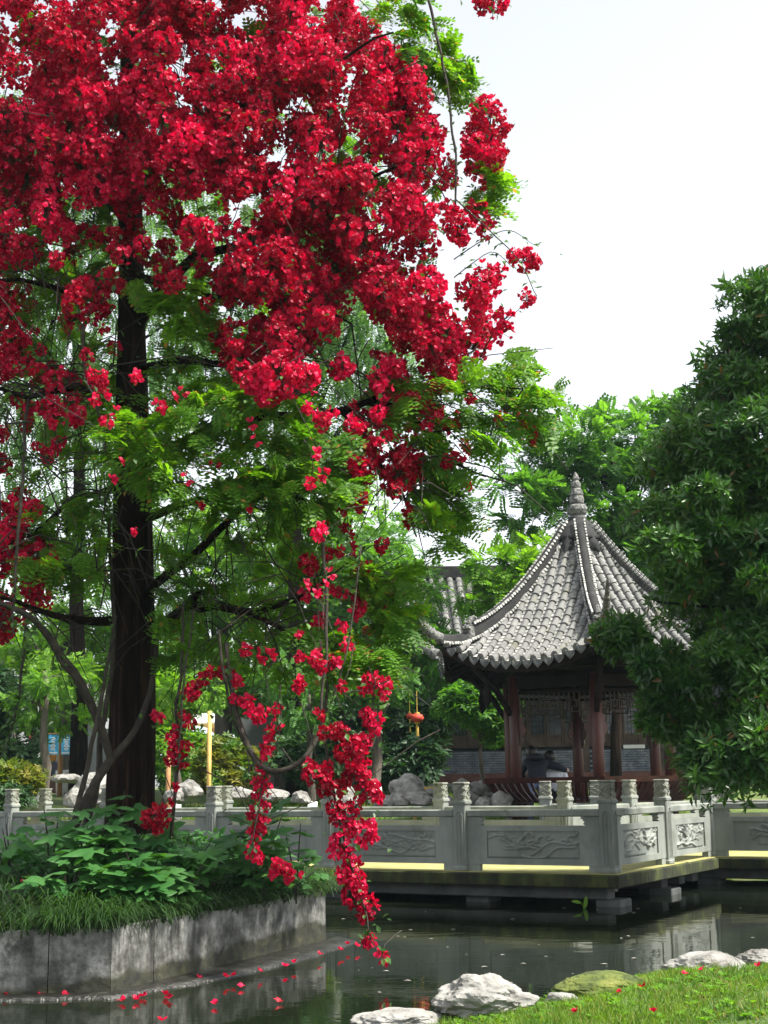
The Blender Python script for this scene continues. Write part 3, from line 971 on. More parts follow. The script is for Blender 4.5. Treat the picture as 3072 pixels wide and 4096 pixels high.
# along the rim
pts, angs = [], []
for a, b, n in ((isl[0], isl[1], 1200), (isl[1], isl[2], 800), (isl[2], isl[3], 1900), (isl[3], back[0], 700)):
    d = (b - a).normalized()
    nr = Vector((d.y, -d.x, 0))
    for k in range(n):
        t = random.random()
        ins = random.uniform(.02, .75) ** 1.3
        clump = .5 + .5 * math.sin(t * 23 + a.x * 5)
        p = a.lerp(b, t) - nr * ins
        pts.append((p.x, p.y, float(isl_z(np.array([p.x]), np.array([p.y]))[0]) - .02))
        base = math.atan2(nr.y, nr.x)
        angs.append(base + random.gauss(0, .9 if ins < .4 else 1.6))
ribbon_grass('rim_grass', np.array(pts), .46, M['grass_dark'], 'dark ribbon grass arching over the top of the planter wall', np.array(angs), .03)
q = poly_sample([(p.x, p.y) for p in ring], 26000)
q = q[(q[:, 1] < 15.5) & (np.abs(q[:, 0]) < q[:, 1] * .29 + .4)]
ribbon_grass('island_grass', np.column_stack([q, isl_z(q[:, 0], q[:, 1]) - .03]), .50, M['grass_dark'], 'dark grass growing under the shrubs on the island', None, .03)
# fresher clump at the far right end of the island, in the light
q = np.array([[isl[3].x - abs(RNG.normal(0, .35)), isl[3].y + RNG.uniform(-.3, 1.9)] for _ in range(900)])
ribbon_grass('bright_grass', np.column_stack([q, isl_z(q[:, 0], q[:, 1])]), .30, M['grass'], 'lighter green grass tufts at the right end of the island', None, .02)

# dry roots hanging over the wall at the left
m = MB()
for x0, x1, n_ in ((-10, 34, 70), (100, 112, 16), (60, 80, 12)):
    for i in range(n_):
        x = random.uniform(x0, x1)
        p = atz(x, 1992 + random.uniform(-4, 6), .50)
        p.y -= .03
        L_ = random.uniform(.06, .30) if n_ > 20 else random.uniform(.15, .48)
        m.tube([p, p + Vector((random.gauss(0, .015), -.03, -L_ * .5)), p + Vector((random.gauss(0, .03), -.02, -L_))], [.004, .003, .0015], 4, cap=False)
M['dry'] = mat_noise('dry_brown_roots', [(.35, (.09, .055, .025)), (.7, (.24, .17, .09))], 20, .95)
put('dry_roots', m.mesh('dry_roots', M['dry']), kind='stuff', label='dry brown roots hanging over the planter wall at the left', category='roots')
# ------------------------------------------------------------------ broad-leaved plants on the island
def lobed_leaf(lobes=5, seed=0):
    rd = random.Random(seed)
    m = MB()
    rim = []
    n = lobes * 4
    for i in range(n + 1):
        a = -2.5 + 5.0 * i / n
        r = .60 + .22 * math.cos((a) * lobes / 5.0 * 2 * math.pi / 1.05) + (.30 if abs(a) < .25 else 0) * (1 - abs(a) * 2) + rd.uniform(-.03, .03)
        x, y = math.sin(a) * r * .8, .42 + math.cos(a) * r * .78
        rim.append((x, y, -.12 * abs(x) + .06 * math.sin(a * 3) - .10 * max(0, y - .4)))
    vs = [(0, 0, 0), (0, .42, .05)] + rim
    fs = [(1, 2 + i + 1, 2 + i) for i in range(n)] + [(0, 1, 2), (0, 2 + n, 1)]
    m.add(vs, fs)
    return m.mesh('leaf', M['leaf_broad'], True)
def oval_leaf(mat):
    m = MB()
    rim = [(0, 0, 0), (-.26, .22, .03), (-.34, .5, .02), (-.22, .82, -.04), (0, 1.0, -.12), (.22, .82, -.04), (.34, .5, .02), (.26, .22, .03)]
    m.add([(0, .5, .0)] + rim, [(0, 1 + (i + 1) % 8, 1 + i) for i in range(8)])
    return m.mesh('leaf', mat, True)
LOBED = [lobed_leaf(5, s) for s in range(4)]
OVAL = oval_leaf(M['leaf_broad'])
def leaf_mtx(p, d, up, s):
    d = Vector(d).normalized()
    x = d.cross(Vector(up))
    x = x.normalized() if x.length > 1e-4 else Vector((1, 0, 0))
    z = x.cross(d)
    m = Matrix((x, d, z)).transposed().to_4x4()
    return Matrix.Translation(p) @ m @ Matrix.Scale(s, 4)
def broad_plant(x, y, Y, h, w, n, leaves, size, label, seed, mat='vine', lean=0.0, group='broad-leaved plants on the island'):
    n = int(n * 1.8)
    """(x, y) display pixel of the foot"""
    rd = random.Random(seed)
    f = at(x, y, Y)
    f.z = float(isl_z(np.array([f.x]), np.array([f.y]))[0]) - .02
    root = thing('broadleaf_plant', label, 'plant', f, group=group)
    nst = max(2, n // 6)
    tips = []
    st = MB()
    for s in range(nst):
        a = rd.uniform(0, 6.28)
        ln = h * rd.uniform(.65, 1.0)
        e_ = Vector((math.cos(a) * w * rd.uniform(.2, 1) + lean, math.sin(a) * w * .6 * rd.uniform(.2, 1), ln))
        pts = [Vector((0, 0, 0)), e_ * .5 + Vector((0, 0, ln * .12)), e_]
        st.tube(pts, [.011, .008, .004], 5)
        tips.append(pts)
    put('stem', st.mesh('stem', M[mat]), root)
    for i in range(n):
        pts = tips[i % nst]
        t = rd.uniform(.35, 1.0)
        c = pts[0].lerp(pts[2], t) + Vector((0, 0, .12 * h * (1 - abs(2 * t - 1))))
        a = rd.uniform(0, 6.28) if rd.random() < .4 else rd.uniform(-2.6, -.5)
        d = Vector((math.cos(a), math.sin(a), rd.uniform(-.35, .25)))
        pet = c + d * size * rd.uniform(.3, .9)
        up = Vector((rd.uniform(-.3, .3), -.45 + rd.uniform(-.3, .3), 1))
        put('leaf', leaves[rd.randrange(len(leaves))], root, mtx=leaf_mtx(pet, d, up, size * 1.12 * rd.uniform(.7, 1.25)))
    return root
broad_plant(250, 1900, 12.5, .95, .40, 26, LOBED, .22, 'tall lobed-leaf plant in front of the dark trunk', 1)
broad_plant(205, 1925, 12.2, .75, .35, 22, LOBED, .20, 'bushy lobed-leaf plant left of the trunk', 2)
broad_plant(310, 1930, 12.1, .62, .38, 24, LOBED, .23, 'plant with large pale lobed leaves over the wall corner', 3)
broad_plant(375, 1910, 12.6, .70, .36, 22, LOBED, .18, 'leafy plant right of the trunk below the red cluster', 4)
broad_plant(250, 1985, 11.75, .30, .16, 9, [OVAL], .10, 'small round-leaved sprig at the wall corner', 5)
broad_plant(440, 1905, 13.0, .62, .42, 26, LOBED, .15, 'lime-lit leafy plant in the middle of the island', 6)
broad_plant(520, 1905, 13.4, .55, .35, 20, LOBED, .14, 'low leafy plant left of the thin sapling', 7)
broad_plant(610, 1900, 13.6, .40, .35, 16, LOBED, .12, 'low leafy plant under the fallen flower spray', 8)
broad_plant(558, 1880, 13.3, 1.05, .20, 14, LOBED, .20, 'thin sapling with wide pointed leaves hung with red flowers', 9, lean=.05)
broad_plant(640, 1890, 13.6, .80, .16, 8, LOBED, .17, 'slender sapling with few leaves at the right of the island', 10)
broad_plant(25, 1900, 12.6, .65, .28, 10, [OVAL], .15, 'oval-leaved plant at the left frame edge', 11)
broad_plant(110, 1895, 12.8, .85, .12, 9, [OVAL], .09, 'thin straight sprig beside the leaning vine stem', 12)
broad_plant(150, 1905, 12.8, .40, .30, 14, [OVAL], .11, 'low oval-leaved plant at the foot of the vine', 13)
broad_plant(150, 1965, 11.75, .42, .26, 14, LOBED, .15, 'lobed-leaf plant leaning over the planter wall left of the corner', 21)
broad_plant(300, 1968, 11.95, .50, .28, 18, LOBED, .19, 'big-leaved plant hanging over the wall right of the corner', 22)
broad_plant(385, 1955, 12.3, .45, .26, 16, LOBED, .14, 'leafy plant at the wall edge below the middle of the island', 23)
broad_plant(560, 1930, 13.3, .42, .26, 14, LOBED, .12, 'small leafy plant at the wall edge near the far right end', 24)
# little water plant by the bridge pier
f = atz(1262, 1962, 0)
wp = thing('water_plant', 'small water plant with two pale leaves beside the bridge pier', 'plant', (f.x, f.y - .05, 0))
st = MB()
st.tube([(0, 0, -.1), (-.02, 0, .04), (-.08, 0, .10)], .006, 5)
st.tube([(0, 0, -.1), (.0, 0, .05), (.02, 0, .12)], .006, 5)
put('stem', st.mesh('stem', M['leaf_lime']), wp)
LO = oval_leaf(M['leaf_lime'])
put('leaf', LO, wp, mtx=leaf_mtx(Vector((-.04, -.01, .07)), (-1, -.1, .25), (0, -.8, .6), .13) @ Matrix.Diagonal((.6, 1, 1, 1)))
put('leaf', LO, wp, mtx=leaf_mtx(Vector((.0, -.01, .0)), (.15, -.1, 1), (0, -1, .1), .16) @ Matrix.Diagonal((.5, 1, 1, 1)))

# ------------------------------------------------------------------ grass of the lawn and the far bank
def lawn(name, P, h, w, mat, label):
    N = len(P)
    d = norm(np.stack([RNG.normal(0, .55, N), RNG.normal(0, .55, N), np.ones(N)], -1))
    RM = frames(d, rand_unit(N))
    tv = np.array([[-.5 * w, 0, 0], [.5 * w, 0, 0], [0, 1, .12]])
    V, F = scatter(tv, [np.array([[0, 1, 2]])], P, RM, RNG.uniform(.5, 1.3, N) * h)
    o = put(name, np_mesh(name, V, F, mat), kind='stuff')
    o['label'] = label
    o['category'] = 'grass'
    return o
def patchy(P, s, thr):
    k = np.array([mnoise.noise(Vector((x * s, y * s, 3.3))) for x, y in P])
    return P[(k + RNG.uniform(-.5, .5, len(P))) > thr]
q = RNG.uniform([-.6, 7.9], [5.2, 14.4], size=(150000, 2))
q = q[in_poly(q[:, 0], q[:, 1], NEAR_POLY) & (np.abs(q[:, 0]) < q[:, 1] * .31 + .4)]
q = patchy(q, 1.6, -.12)
lawn('lawn_grass', np.column_stack([q, ground_h(q[:, 0], q[:, 1]) - .004]), .062, .16, M['grass'], 'bright short lawn grass on the near bank')
q = RNG.uniform([-9, 24.5], [6, 33], size=(52000, 2))
q = q[in_poly(q[:, 0], q[:, 1], FAR_POLY)]
q = patchy(q, .7, -.15)
lawn('bank_grass', np.column_stack([q, ground_h(q[:, 0], q[:, 1]) - .01]), .17, .14, M['grass'], 'fresh green grass on the far bank behind the bridge')
# small leafy weeds in the lawn
wd = []
q = RNG.uniform([-.2, 8.2], [4.4, 13.5], size=(2600, 2))
q = q[in_poly(q[:, 0], q[:, 1], NEAR_POLY)]
q = patchy(q, 1.1, .15)
tv, tf = leaf_s(1, .6, .08)
for k in range(5):
    a = RNG.uniform(0, 6.28, len(q))
    d = np.stack([np.cos(a), np.sin(a), np.full(len(q), .5)], -1)
    wd.append(scatter(tv, tf, np.column_stack([q, ground_h(q[:, 0], q[:, 1]) + .01]), frames(d, np.tile([0, 0, 1.], (len(q), 1))), RNG.uniform(.03, .07, len(q))))
V, F = join(wd)
put('lawn_weeds', np_mesh('lawn_weeds', V, F, M['leaf_lime']), kind='stuff', label='small broad weeds among the lawn grass', category='weeds')

# ------------------------------------------------------------------ pavilion
PC = at(1272, 1700, 25.4)
PX, PY = PC.x, PC.y
FLOOR, PHI0 = .80, R(-1.5)
def pdir(a):
    return Vector((math.sin(a), -math.cos(a), 0))
pv = thing('pavilion', 'six-sided pavilion with curved grey tile roof, upturned eaves and red columns', 'pavilion', (PX, PY, .3))
C0 = Vector((PX, PY, 0))
RE_, AP = 2.97, 2.97 * math.cos(R(30))
ZE, ZT = 3.58, 2.98
def roof_z(t, u):
    t2 = max(0.0, t)
    return ZE + ZT * max(0, 1 - t2) ** 1.5 - max(0, t2 - 1) * .25 + .40 * t2 ** 3 * min(1.25, abs(u)) ** 2.4
def face_pt(k, q, w, dz=0.0):
    a = PHI0 + R(60 * k + 30)
    m_ = pdir(a)
    s_ = Vector((m_.y, -m_.x, 0))
    t = q / AP
    hw = max(1e-3, q * math.tan(R(30)))
    u = w / hw
    # eaves bow outwards to the corners
    q2 = q * (1 + .035 * t * t * min(1.2, abs(u)) ** 3)
    p = C0 + m_ * q2 + s_ * (w * q2 / max(q, 1e-6))
    p.z = roof_z(t, u) + dz
    return p
# roof boards (what the tiles lie on) and the dark soffit
for k in range(6):
    for nm, dz, mt, q1 in (('roof_bed', -.035, 'tile_dark', AP), ('soffit', -.15, 'wood_dark', AP * .985)):
        rows = []
        for i in range(15):
            q = .12 + (q1 - .12) * i / 14
            hw = q * math.tan(R(30))
            rows.append([face_pt(k, q, hw * (-1 + 2 * j / 14), dz) for j in range(15)])
        m = MB()
        m.grid(rows, flip=(nm == 'soffit'))
        part(nm, m, M[mt], pv, smooth=True)
    # fascia board under the drip tiles
    a_ = [face_pt(k, AP * .985, AP * .985 * math.tan(R(30)) * (-1 + 2 * j / 20), 0) for j in range(21)]
    m = MB()
    m.grid([[p + Vector((0, 0, -.06)) for p in a_], [p + Vector((0, 0, -.19)) for p in a_]], flip=True)
    inn_ = [C0 + (p - C0) * .975 for p in a_]
    m.grid([[Vector((p.x, p.y, r.z - .19)) for p, r in zip(a_, a_)], [Vector((p.x, p.y, r.z - .185)) for p, r in zip(inn_, a_)]], flip=True)
    part('fascia_board', m, M['wood_dark'], pv, smooth=True)
# tile shapes (y runs down the slope)
def cover_shape():
    m = MB()
    n = 7
    for (y0, r0, y1, r1) in ((0, .055, 1, .062),):
        vs = []
        for y, r_ in ((y0, r0), (.86, r1 * .985), (.87, r1 * 1.05), (1.0, r1 * 1.05)):
            for i in range(n):
                a = math.pi * (-.08 + 1.16 * i / (n - 1))
                vs.append((r_ * math.cos(a), y, r_ * math.sin(a)))
        fs = []
        for j in range(3):
            for i in range(n - 1):
                fs.append((j * n + i, j * n + i + 1, (j + 1) * n + i + 1, (j + 1) * n + i))
        fs.append(tuple(3 * n + i for i in range(n)))
        m.add(vs, fs)
    return m
def pan_shape():
    m = MB()
    n = 5
    vs = []
    for z0 in (0, -.024):
        for y in (0, 1 if z0 == 0 else .86):
            for i in range(n):
                x = -.080 + .160 * i / (n - 1)
                vs.append((x, y, z0 + .014 * (x / .08) ** 2 - .012 + .018 * y))
    fs = []
    for i in range(n - 1):
        fs.append((i, n + i, n + i + 1, i + 1))
        fs.append((n + i, 3 * n + i, 3 * n + i + 1, n + i + 1))
    m.add(vs, fs)
    return m
COVER_B, PAN_B = cover_shape(), pan_shape()
COVER = COVER_B.mesh('cover_tile', M['tile'], True)
PAN = PAN_B.mesh('pan_tile', M['tile_pan'])
disc = MB()
disc.T = Matrix.Rotation(math.pi / 2, 4, 'X')
disc.lathe([(.058, -.03), (.060, .0), (.050, .003), (.046, -.004), (.026, -.004), (.020, .004), (.001, .006)], 12)
DISC = disc.mesh('eave_disc', M['tile_edge'])
drip = MB()
drip.prism([(-.085, .02), (.085, .02), (.088, -.03), (.05, -.075), (0, -.12), (-.05, -.075), (-.088, -.03)], (Vector((0, -.0, 0)), (1, 0, 0), (0, 0, 1)), (Vector((0, .016, 0)), (1, 0, 0), (0, 0, 1)))
drip.tube([(-.055, .017, -.005), (-.03, .019, -.05), (0, .02, -.08), (.03, .019, -.05), (.055, .017, -.005)], .008, 5)
DRIP = drip.mesh('drip_tile', M['tile_edge'])
def tile_mtx(k, q, w, dz, length):
    p = face_pt(k, q, w, dz)
    p2 = face_pt(k, q + .02, w, dz)
    d = (p2 - p).normalized()
    a = PHI0 + R(60 * k + 30)
    m_ = pdir(a)
    sv = Vector((m_.y, -m_.x, 0))
    z = sv.cross(d).normalized()
    x = d.cross(z)
    R3 = Matrix((x, d, z)).transposed().to_4x4()
    return Matrix.Translation(p) @ R3 @ Matrix.Diagonal((1, length, 1, 1))
covers, pans = [], []
SP = .198
for k in (-1, 0, -2, 1, 2, 3):
    for j in range(-7, 8):
        w = j * SP
        q = AP
        q0 = max(.36, abs(w) / math.tan(R(30)) + .10)
        while q > q0:
            # walk up the slope in equal slope lengths
            dz_ = face_pt(k, q, w) - face_pt(k, max(q - .1, .05), w)
            cosang = math.hypot(dz_.x, dz_.y) / dz_.length
            st = .215 * cosang
            covers.append((k, tile_mtx(k, q - st, w + random.uniform(-.005, .005), .034 + random.uniform(-.004, .004), .232)))
            q -= st
        if abs(w) < AP * math.tan(R(30)) - .06:
            p = tile_mtx(k, AP + .003, w, .03, 1)
            put('eave_disc', DISC, pv, mtx=Matrix.Translation(-Vector((PX, PY, .3))) @ Matrix.Translation(p.translation) @ Matrix.Rotation(math.atan2(pdir(PHI0 + R(60 * k + 30)).y, pdir(PHI0 + R(60 * k + 30)).x) - math.pi / 2, 4, 'Z') @ Matrix.Rotation(math.pi, 4, 'X'))
    for j in range(-7, 7):
        w = (j + .5) * SP
        q = AP + .02
        q0 = max(.40, abs(w) / math.tan(R(30)) + .08)
        while q > q0:
            dz_ = face_pt(k, q, w) - face_pt(k, max(q - .1, .05), w)
            cosang = math.hypot(dz_.x, dz_.y) / dz_.length
            st = .098 * cosang
            pans.append((k, tile_mtx(k, q - st, w, random.uniform(-.004, .004), .125)))
            q -= st
        p = face_pt(k, AP + .03, w, -.02)
        put('drip_tile', DRIP, pv, mtx=Matrix.Translation(p - Vector((PX, PY, .3))) @ Matrix.Rotation(math.atan2(pdir(PHI0 + R(60 * k + 30)).y, pdir(PHI0 + R(60 * k + 30)).x) - math.pi / 2, 4, 'Z'))
OFF = Matrix.Translation(-Vector((PX, PY, .3)))
def tiles(lst, me, shape, nm, rest, mat):
    # the 300 largest in view stay single, the hidden sides are one piece
    cp = Vector((0, 0, EYE))
    def key(it):
        k, mx_ = it
        z = mx_.to_3x3() @ Vector((0, 0, 1))
        v = (cp - mx_.translation).normalized()
        return -(z.dot(v))
    lst = sorted(lst, key=key)
    for k, mx_ in lst[:300]:
        put(nm, me, pv, mtx=OFF @ mx_)
    m = MB()
    for k, mx_ in lst[300:]:
        m.T = OFF @ mx_
        m.add(shape.v, shape.f)
    if len(lst) > 300:
        put(rest, m.mesh(rest, mat), pv, kind='stuff')
tiles(covers, COVER, COVER_B, 'cover_tile', 'far_cover_tiles', M['tile'])
tiles(pans, PAN, PAN_B, 'pan_tile', 'far_pan_tiles', M['tile_pan'])
# hip ridges
def ridge_line(k, t):
    v = pdir(PHI0 + R(60 * k))
    rr = RE_ * t * (1 + .035 * min(t, 1.2) ** 2)
    p = C0 + v * rr
    z = roof_z(min(t, 1.0), 1.0)
    if t > 1:
        z += (t - 1) * 1.2 + (t - 1) ** 2 * 9
    p.z = z
    return p
for k in range(6):
    v = pdir(PHI0 + R(60 * k))
    sd = Vector((-v.y, v.x, 0))
    def wall(t0, t1, n, h0, h1, w, base=-.03):
        m = MB()
        rows = [[], [], [], [], []]
        for i in range(n + 1):
            t = t0 + (t1 - t0) * i / n
            h = h0 + (h1 - h0) * i / n
            p = ridge_line(k, t)
            for r_, (x, z) in zip(rows, ((-w, base), (-w * .8, h), (0, h + w * .5), (w * .8, h), (w, base))):
                r_.append(p + sd * x + Vector((0, 0, z)))
        m.grid(rows)
        for i in (0, n):
            m.add([r_[i] for r_ in rows], [(0, 1, 2, 3, 4)] if i else [(4, 3, 2, 1, 0)])
        return m
    rd_ = part('hip_ridge', wall(.13, .80, 14, .25, .30, .085), M['tile_dark'], pv, True)
    low = part('lower_ridge', wall(.78, 1.02, 8, .15, .13, .075), M['tile_dark'], pv, True)
    # upturned horn
    m = MB()
    pts, rad = [], []
    for i in range(13):
        t = 1.0 + .225 * i / 12
        p = ridge_line(k, t) + Vector((0, 0, .06))
        pts.append(p)
        rad.append(.095 * (1 - i / 12) + .022)
    m.tube(pts, rad, 7)
    for i in range(2, 12, 1):
        m.box(pts[i] + Vector((0, 0, rad[i] * .9)), (.05, .07, .10), rz=math.atan2(v.y, v.x), taper=.5)
        m.box(pts[i] - Vector((0, 0, rad[i] * .9)), (.05, .06, .08), rz=math.atan2(v.y, v.x), taper=.9)
    part('eave_horn', m, M['finial'], pv, True)
    # pale scalloped edging along both edges of the ridge
    for dz0, x0, ta, tb, hh in ((.245, .078, .10, .80, 1), (.015, .10, .10, 1.0, 0)):
        m = MB()
        n = int((tb - ta) * RE_ / .048)
        for i in range(n):
            t = ta + (tb - ta) * (i + .5) / n
            p = ridge_line(k, t)
            p2 = ridge_line(k, t + .01)
            d = (p2 - p).normalized()
            h = dz0 + (.05 * (t - .1) / .7 if hh else 0)
            for s_ in (-1, 1):
                o = p + sd * s_ * x0 + Vector((0, 0, h + random.uniform(-.006, .006)))
                ax = sd * s_
                up = ax.cross(d).normalized()
                if up.z < 0:
                    up = -up
                poly = [(-.021, .022), (.021, .022), (.023, -.005), (.012, -.026), (-.012, -.026), (-.023, -.005)]
                m.prism(poly, (o, d, up), (o + ax * .028, d, up))
        part('scallop_trim', m, M['trim'], pv, kind='stuff')
    # carved mask at the end of the upper ridge
    p = ridge_line(k, .81) + Vector((0, 0, .13))
    m = MB()
    m.T = Matrix.Translation(p) @ Matrix.Rotation(math.atan2(v.y, v.x), 4, 'Z')
    m.box((0, 0, .02), (.16, .20, .30), taper=.8, bev=.03)
    m.lathe([(.03, -.02), (.055, .0), (.05, .03), (.01, .05)], 9, (.08, -.06, .08))
    m.lathe([(.03, -.02), (.055, .0), (.05, .03), (.01, .05)], 9, (.08, .06, .08))
    m.box((.09, 0, -.02), (.09, .08, .09), taper=.7, bev=.02)
    m.box((.08, 0, -.12), (.08, .15, .07), taper=.8, bev=.02)
    m.tube([(.02, 0, .16), (-.02, 0, .26), (-.10, 0, .30), (-.16, 0, .26)], [.06, .045, .03, .015], 7)
    part('ridge_mask', m, M['finial'], pv)
# finial
zf = roof_z(.09, 1) + .05
m = MB()
m.lathe([(.50, 5.98), (.47, 6.05), (.37, 6.20), (.27, 6.32), (.185, 6.40), (.17, 6.44)], 18, C0)
col = part('finial_collar', m, M['tile_dark'], pv, True)
m = MB()
for k in range(6):
    v = pdir(PHI0 + R(60 * k + 30))
    sd = Vector((-v.y, v.x, 0))
    rows = []
    for (r_, z, w) in ((.22, 6.37, .10), (.36, 6.22, .17), (.49, 6.02, .19), (.62, 5.82, .12), (.68, 5.70, .02)):
        rows.append([C0 + v * (r_ - abs(x) * .12) + sd * w * x + Vector((0, 0, z)) for x in (-1, -.5, 0, .5, 1)])
    m.grid(rows)
part('collar_petal', m, M['tile_dark'], pv, True)
m = MB()
prof = [(.15, 6.34), (.185, 6.36), (.185, 6.39), (.14, 6.41), (.19, 6.46), (.215, 6.53), (.19, 6.62), (.12, 6.66), (.15, 6.68), (.155, 6.76), (.13, 6.84), (.145, 6.86), (.13, 6.96), (.09, 7.0), (.105, 7.04), (.10, 7.12), (.06, 7.17), (.075, 7.21), (.05, 7.28), (.012, 7.36)]
m.lathe([(r_ * .92, 6.42 + (z - 6.34) * .90) for r_, z in prof], 16, C0)
m.v = [tuple(Vector(v) + Vector((1, 1, .4)) * (.022 * mnoise.noise(Vector(v) * 14))) for v in m.v]
part('finial', m, M['finial'], pv)
# columns, beams, hanging lattice, wing brackets, eave pendants
RC_ = 1.57
cols = [C0 + pdir(PHI0 + R(60 * k)) * RC_ for k in range(6)]
for k, c in enumerate(cols):
    m = MB()
    m.lathe([(.105, FLOOR), (.102, 2.2), (.097, 3.42)], 16, c)
    part('column', m, M['wood_red'], pv, True)
    m = MB()
    m.lathe([(.16, FLOOR), (.17, FLOOR + .05), (.14, FLOOR + .10), (.11, FLOOR + .12)], 16, c)
    part('column_base', m, M['stone'], pv, True)
    n = cols[(k + 1) % 6]
    d = (n - c).normalized()
    rz = math.atan2(d.y, d.x)
    mid = (c + n) / 2
    for zz, hh, ww in ((3.30, .20, .12), (3.12, .05, .07), (3.62, .16, .14)):
        m = MB()
        m.box((mid.x, mid.y, zz), ((n - c).length - (.2 if zz < 3.5 else .0), ww, hh), rz)
        part('beam', m, M['wood_dark'], pv)
    # hanging lattice: a stepped fretwork
    m = MB()
    L = (n - c).length - .22
    def bar(x0, z0, x1, z1, t=.024):
        o = mid + d * ((x0 + x1) / 2)
        m.box((o.x, o.y, (z0 + z1) / 2), (abs(x1 - x0) + t, .03, abs(z1 - z0) + t), rz)
    h1, h0 = 3.09, 2.68
    nx = 7
    for i in range(nx):
        xa, xb = -L / 2 + L * i / nx, -L / 2 + L * (i + 1) / nx
        zb = h0 + (.0 if i in (0, nx - 1) else .08 if i in (1, nx - 2) else .15)
        bar(xa, zb, xa, h1, .022)
        bar(xa, zb, xb, zb, .020)
        bar(xa, (h1 + zb) / 2 + .03, xb, (h1 + zb) / 2 + .03, .018)
        xm = (xa + xb) / 2
        bar(xm, (h1 + zb) / 2 + .03, xm, h1, .017)
        bar(xa + L / nx * .25, zb + .09, xb - L / nx * .25, zb + .09, .016)
        bar(xa + L / nx * .25, zb, xa + L / nx * .25, zb + .09, .016)
        bar(xb - L / nx * .25, zb + .09, xb - L / nx * .25, (h1 + zb) / 2 + .03, .016)
    bar(L / 2, h0, L / 2, h1, .022)
    part('fretwork', m, M['lattice'], pv)
    for s_, o in ((1, c), (-1, n)):
        m = MB()
        prof = [(0, .0), (.03, .02), (.06, .10), (.05, .16), (.10, .22), (.13, .30), (.10, .36), (.06, .40), (.09, .46), (.05, .52), (0, .54)]
        a = (o + d * s_ * .095 + Vector((-d.y, d.x, 0)) * -.022 + Vector((0, 0, 2.18)), d * s_, Vector((0, 0, 1)))
        b_ = (o + d * s_ * .095 + Vector((-d.y, d.x, 0)) * .022 + Vector((0, 0, 2.18)), d * s_, Vector((0, 0, 1)))
        m.prism(prof, a, b_)
        part('wing_bracket', m, M['wood_red'], pv)
    # diagonal strut out to the eave corner with a hanging lotus pendant
    v = pdir(PHI0 + R(60 * k))
    m = MB()
    m.tube([c + v * .08 + Vector((0, 0, 2.75)), c + v * .35 + Vector((0, 0, 3.15)), c + v * .85 + Vector((0, 0, 3.60))], [.05, .06, .07], 8)
    part('eave_strut', m, M['wood_dark'], pv, True)
    m = MB()
    q = c + v * .56
    m.lathe([(.035, 3.52), (.05, 3.40), (.05, 3.20), (.075, 3.17), (.08, 3.08), (.055, 3.02), (.07, 2.98), (.03, 2.90), (.008, 2.86)], 12, q)
    part('pendant', m, M['wood_dark'], pv, True)
# ceiling and rafters
for k in range(6):
    for j in range(-4, 5):
        m = MB()
        a = face_pt(k, RC_ * .75, j * .16 * .7, -.26)
        b_ = face_pt(k, AP * .96, j * .27, -.21)
        m.tube([a, a.lerp(b_, .5) + Vector((0, 0, -.05)), b_], .035, 6)
        part('rafter', m, M['wood_dark'], pv)
# stone platform
m = MB()
m.prism([(2.2 * math.sin(PHI0 + R(60 * k)), -2.2 * math.cos(PHI0 + R(60 * k))) for k in range(6)], (C0 + Vector((0, 0, -.4)), (1, 0, 0), (0, 1, 0)), (C0 + Vector((0, 0, FLOOR)), (1, 0, 0), (0, 1, 0)))
part('platform', m, M['pier'], pv)
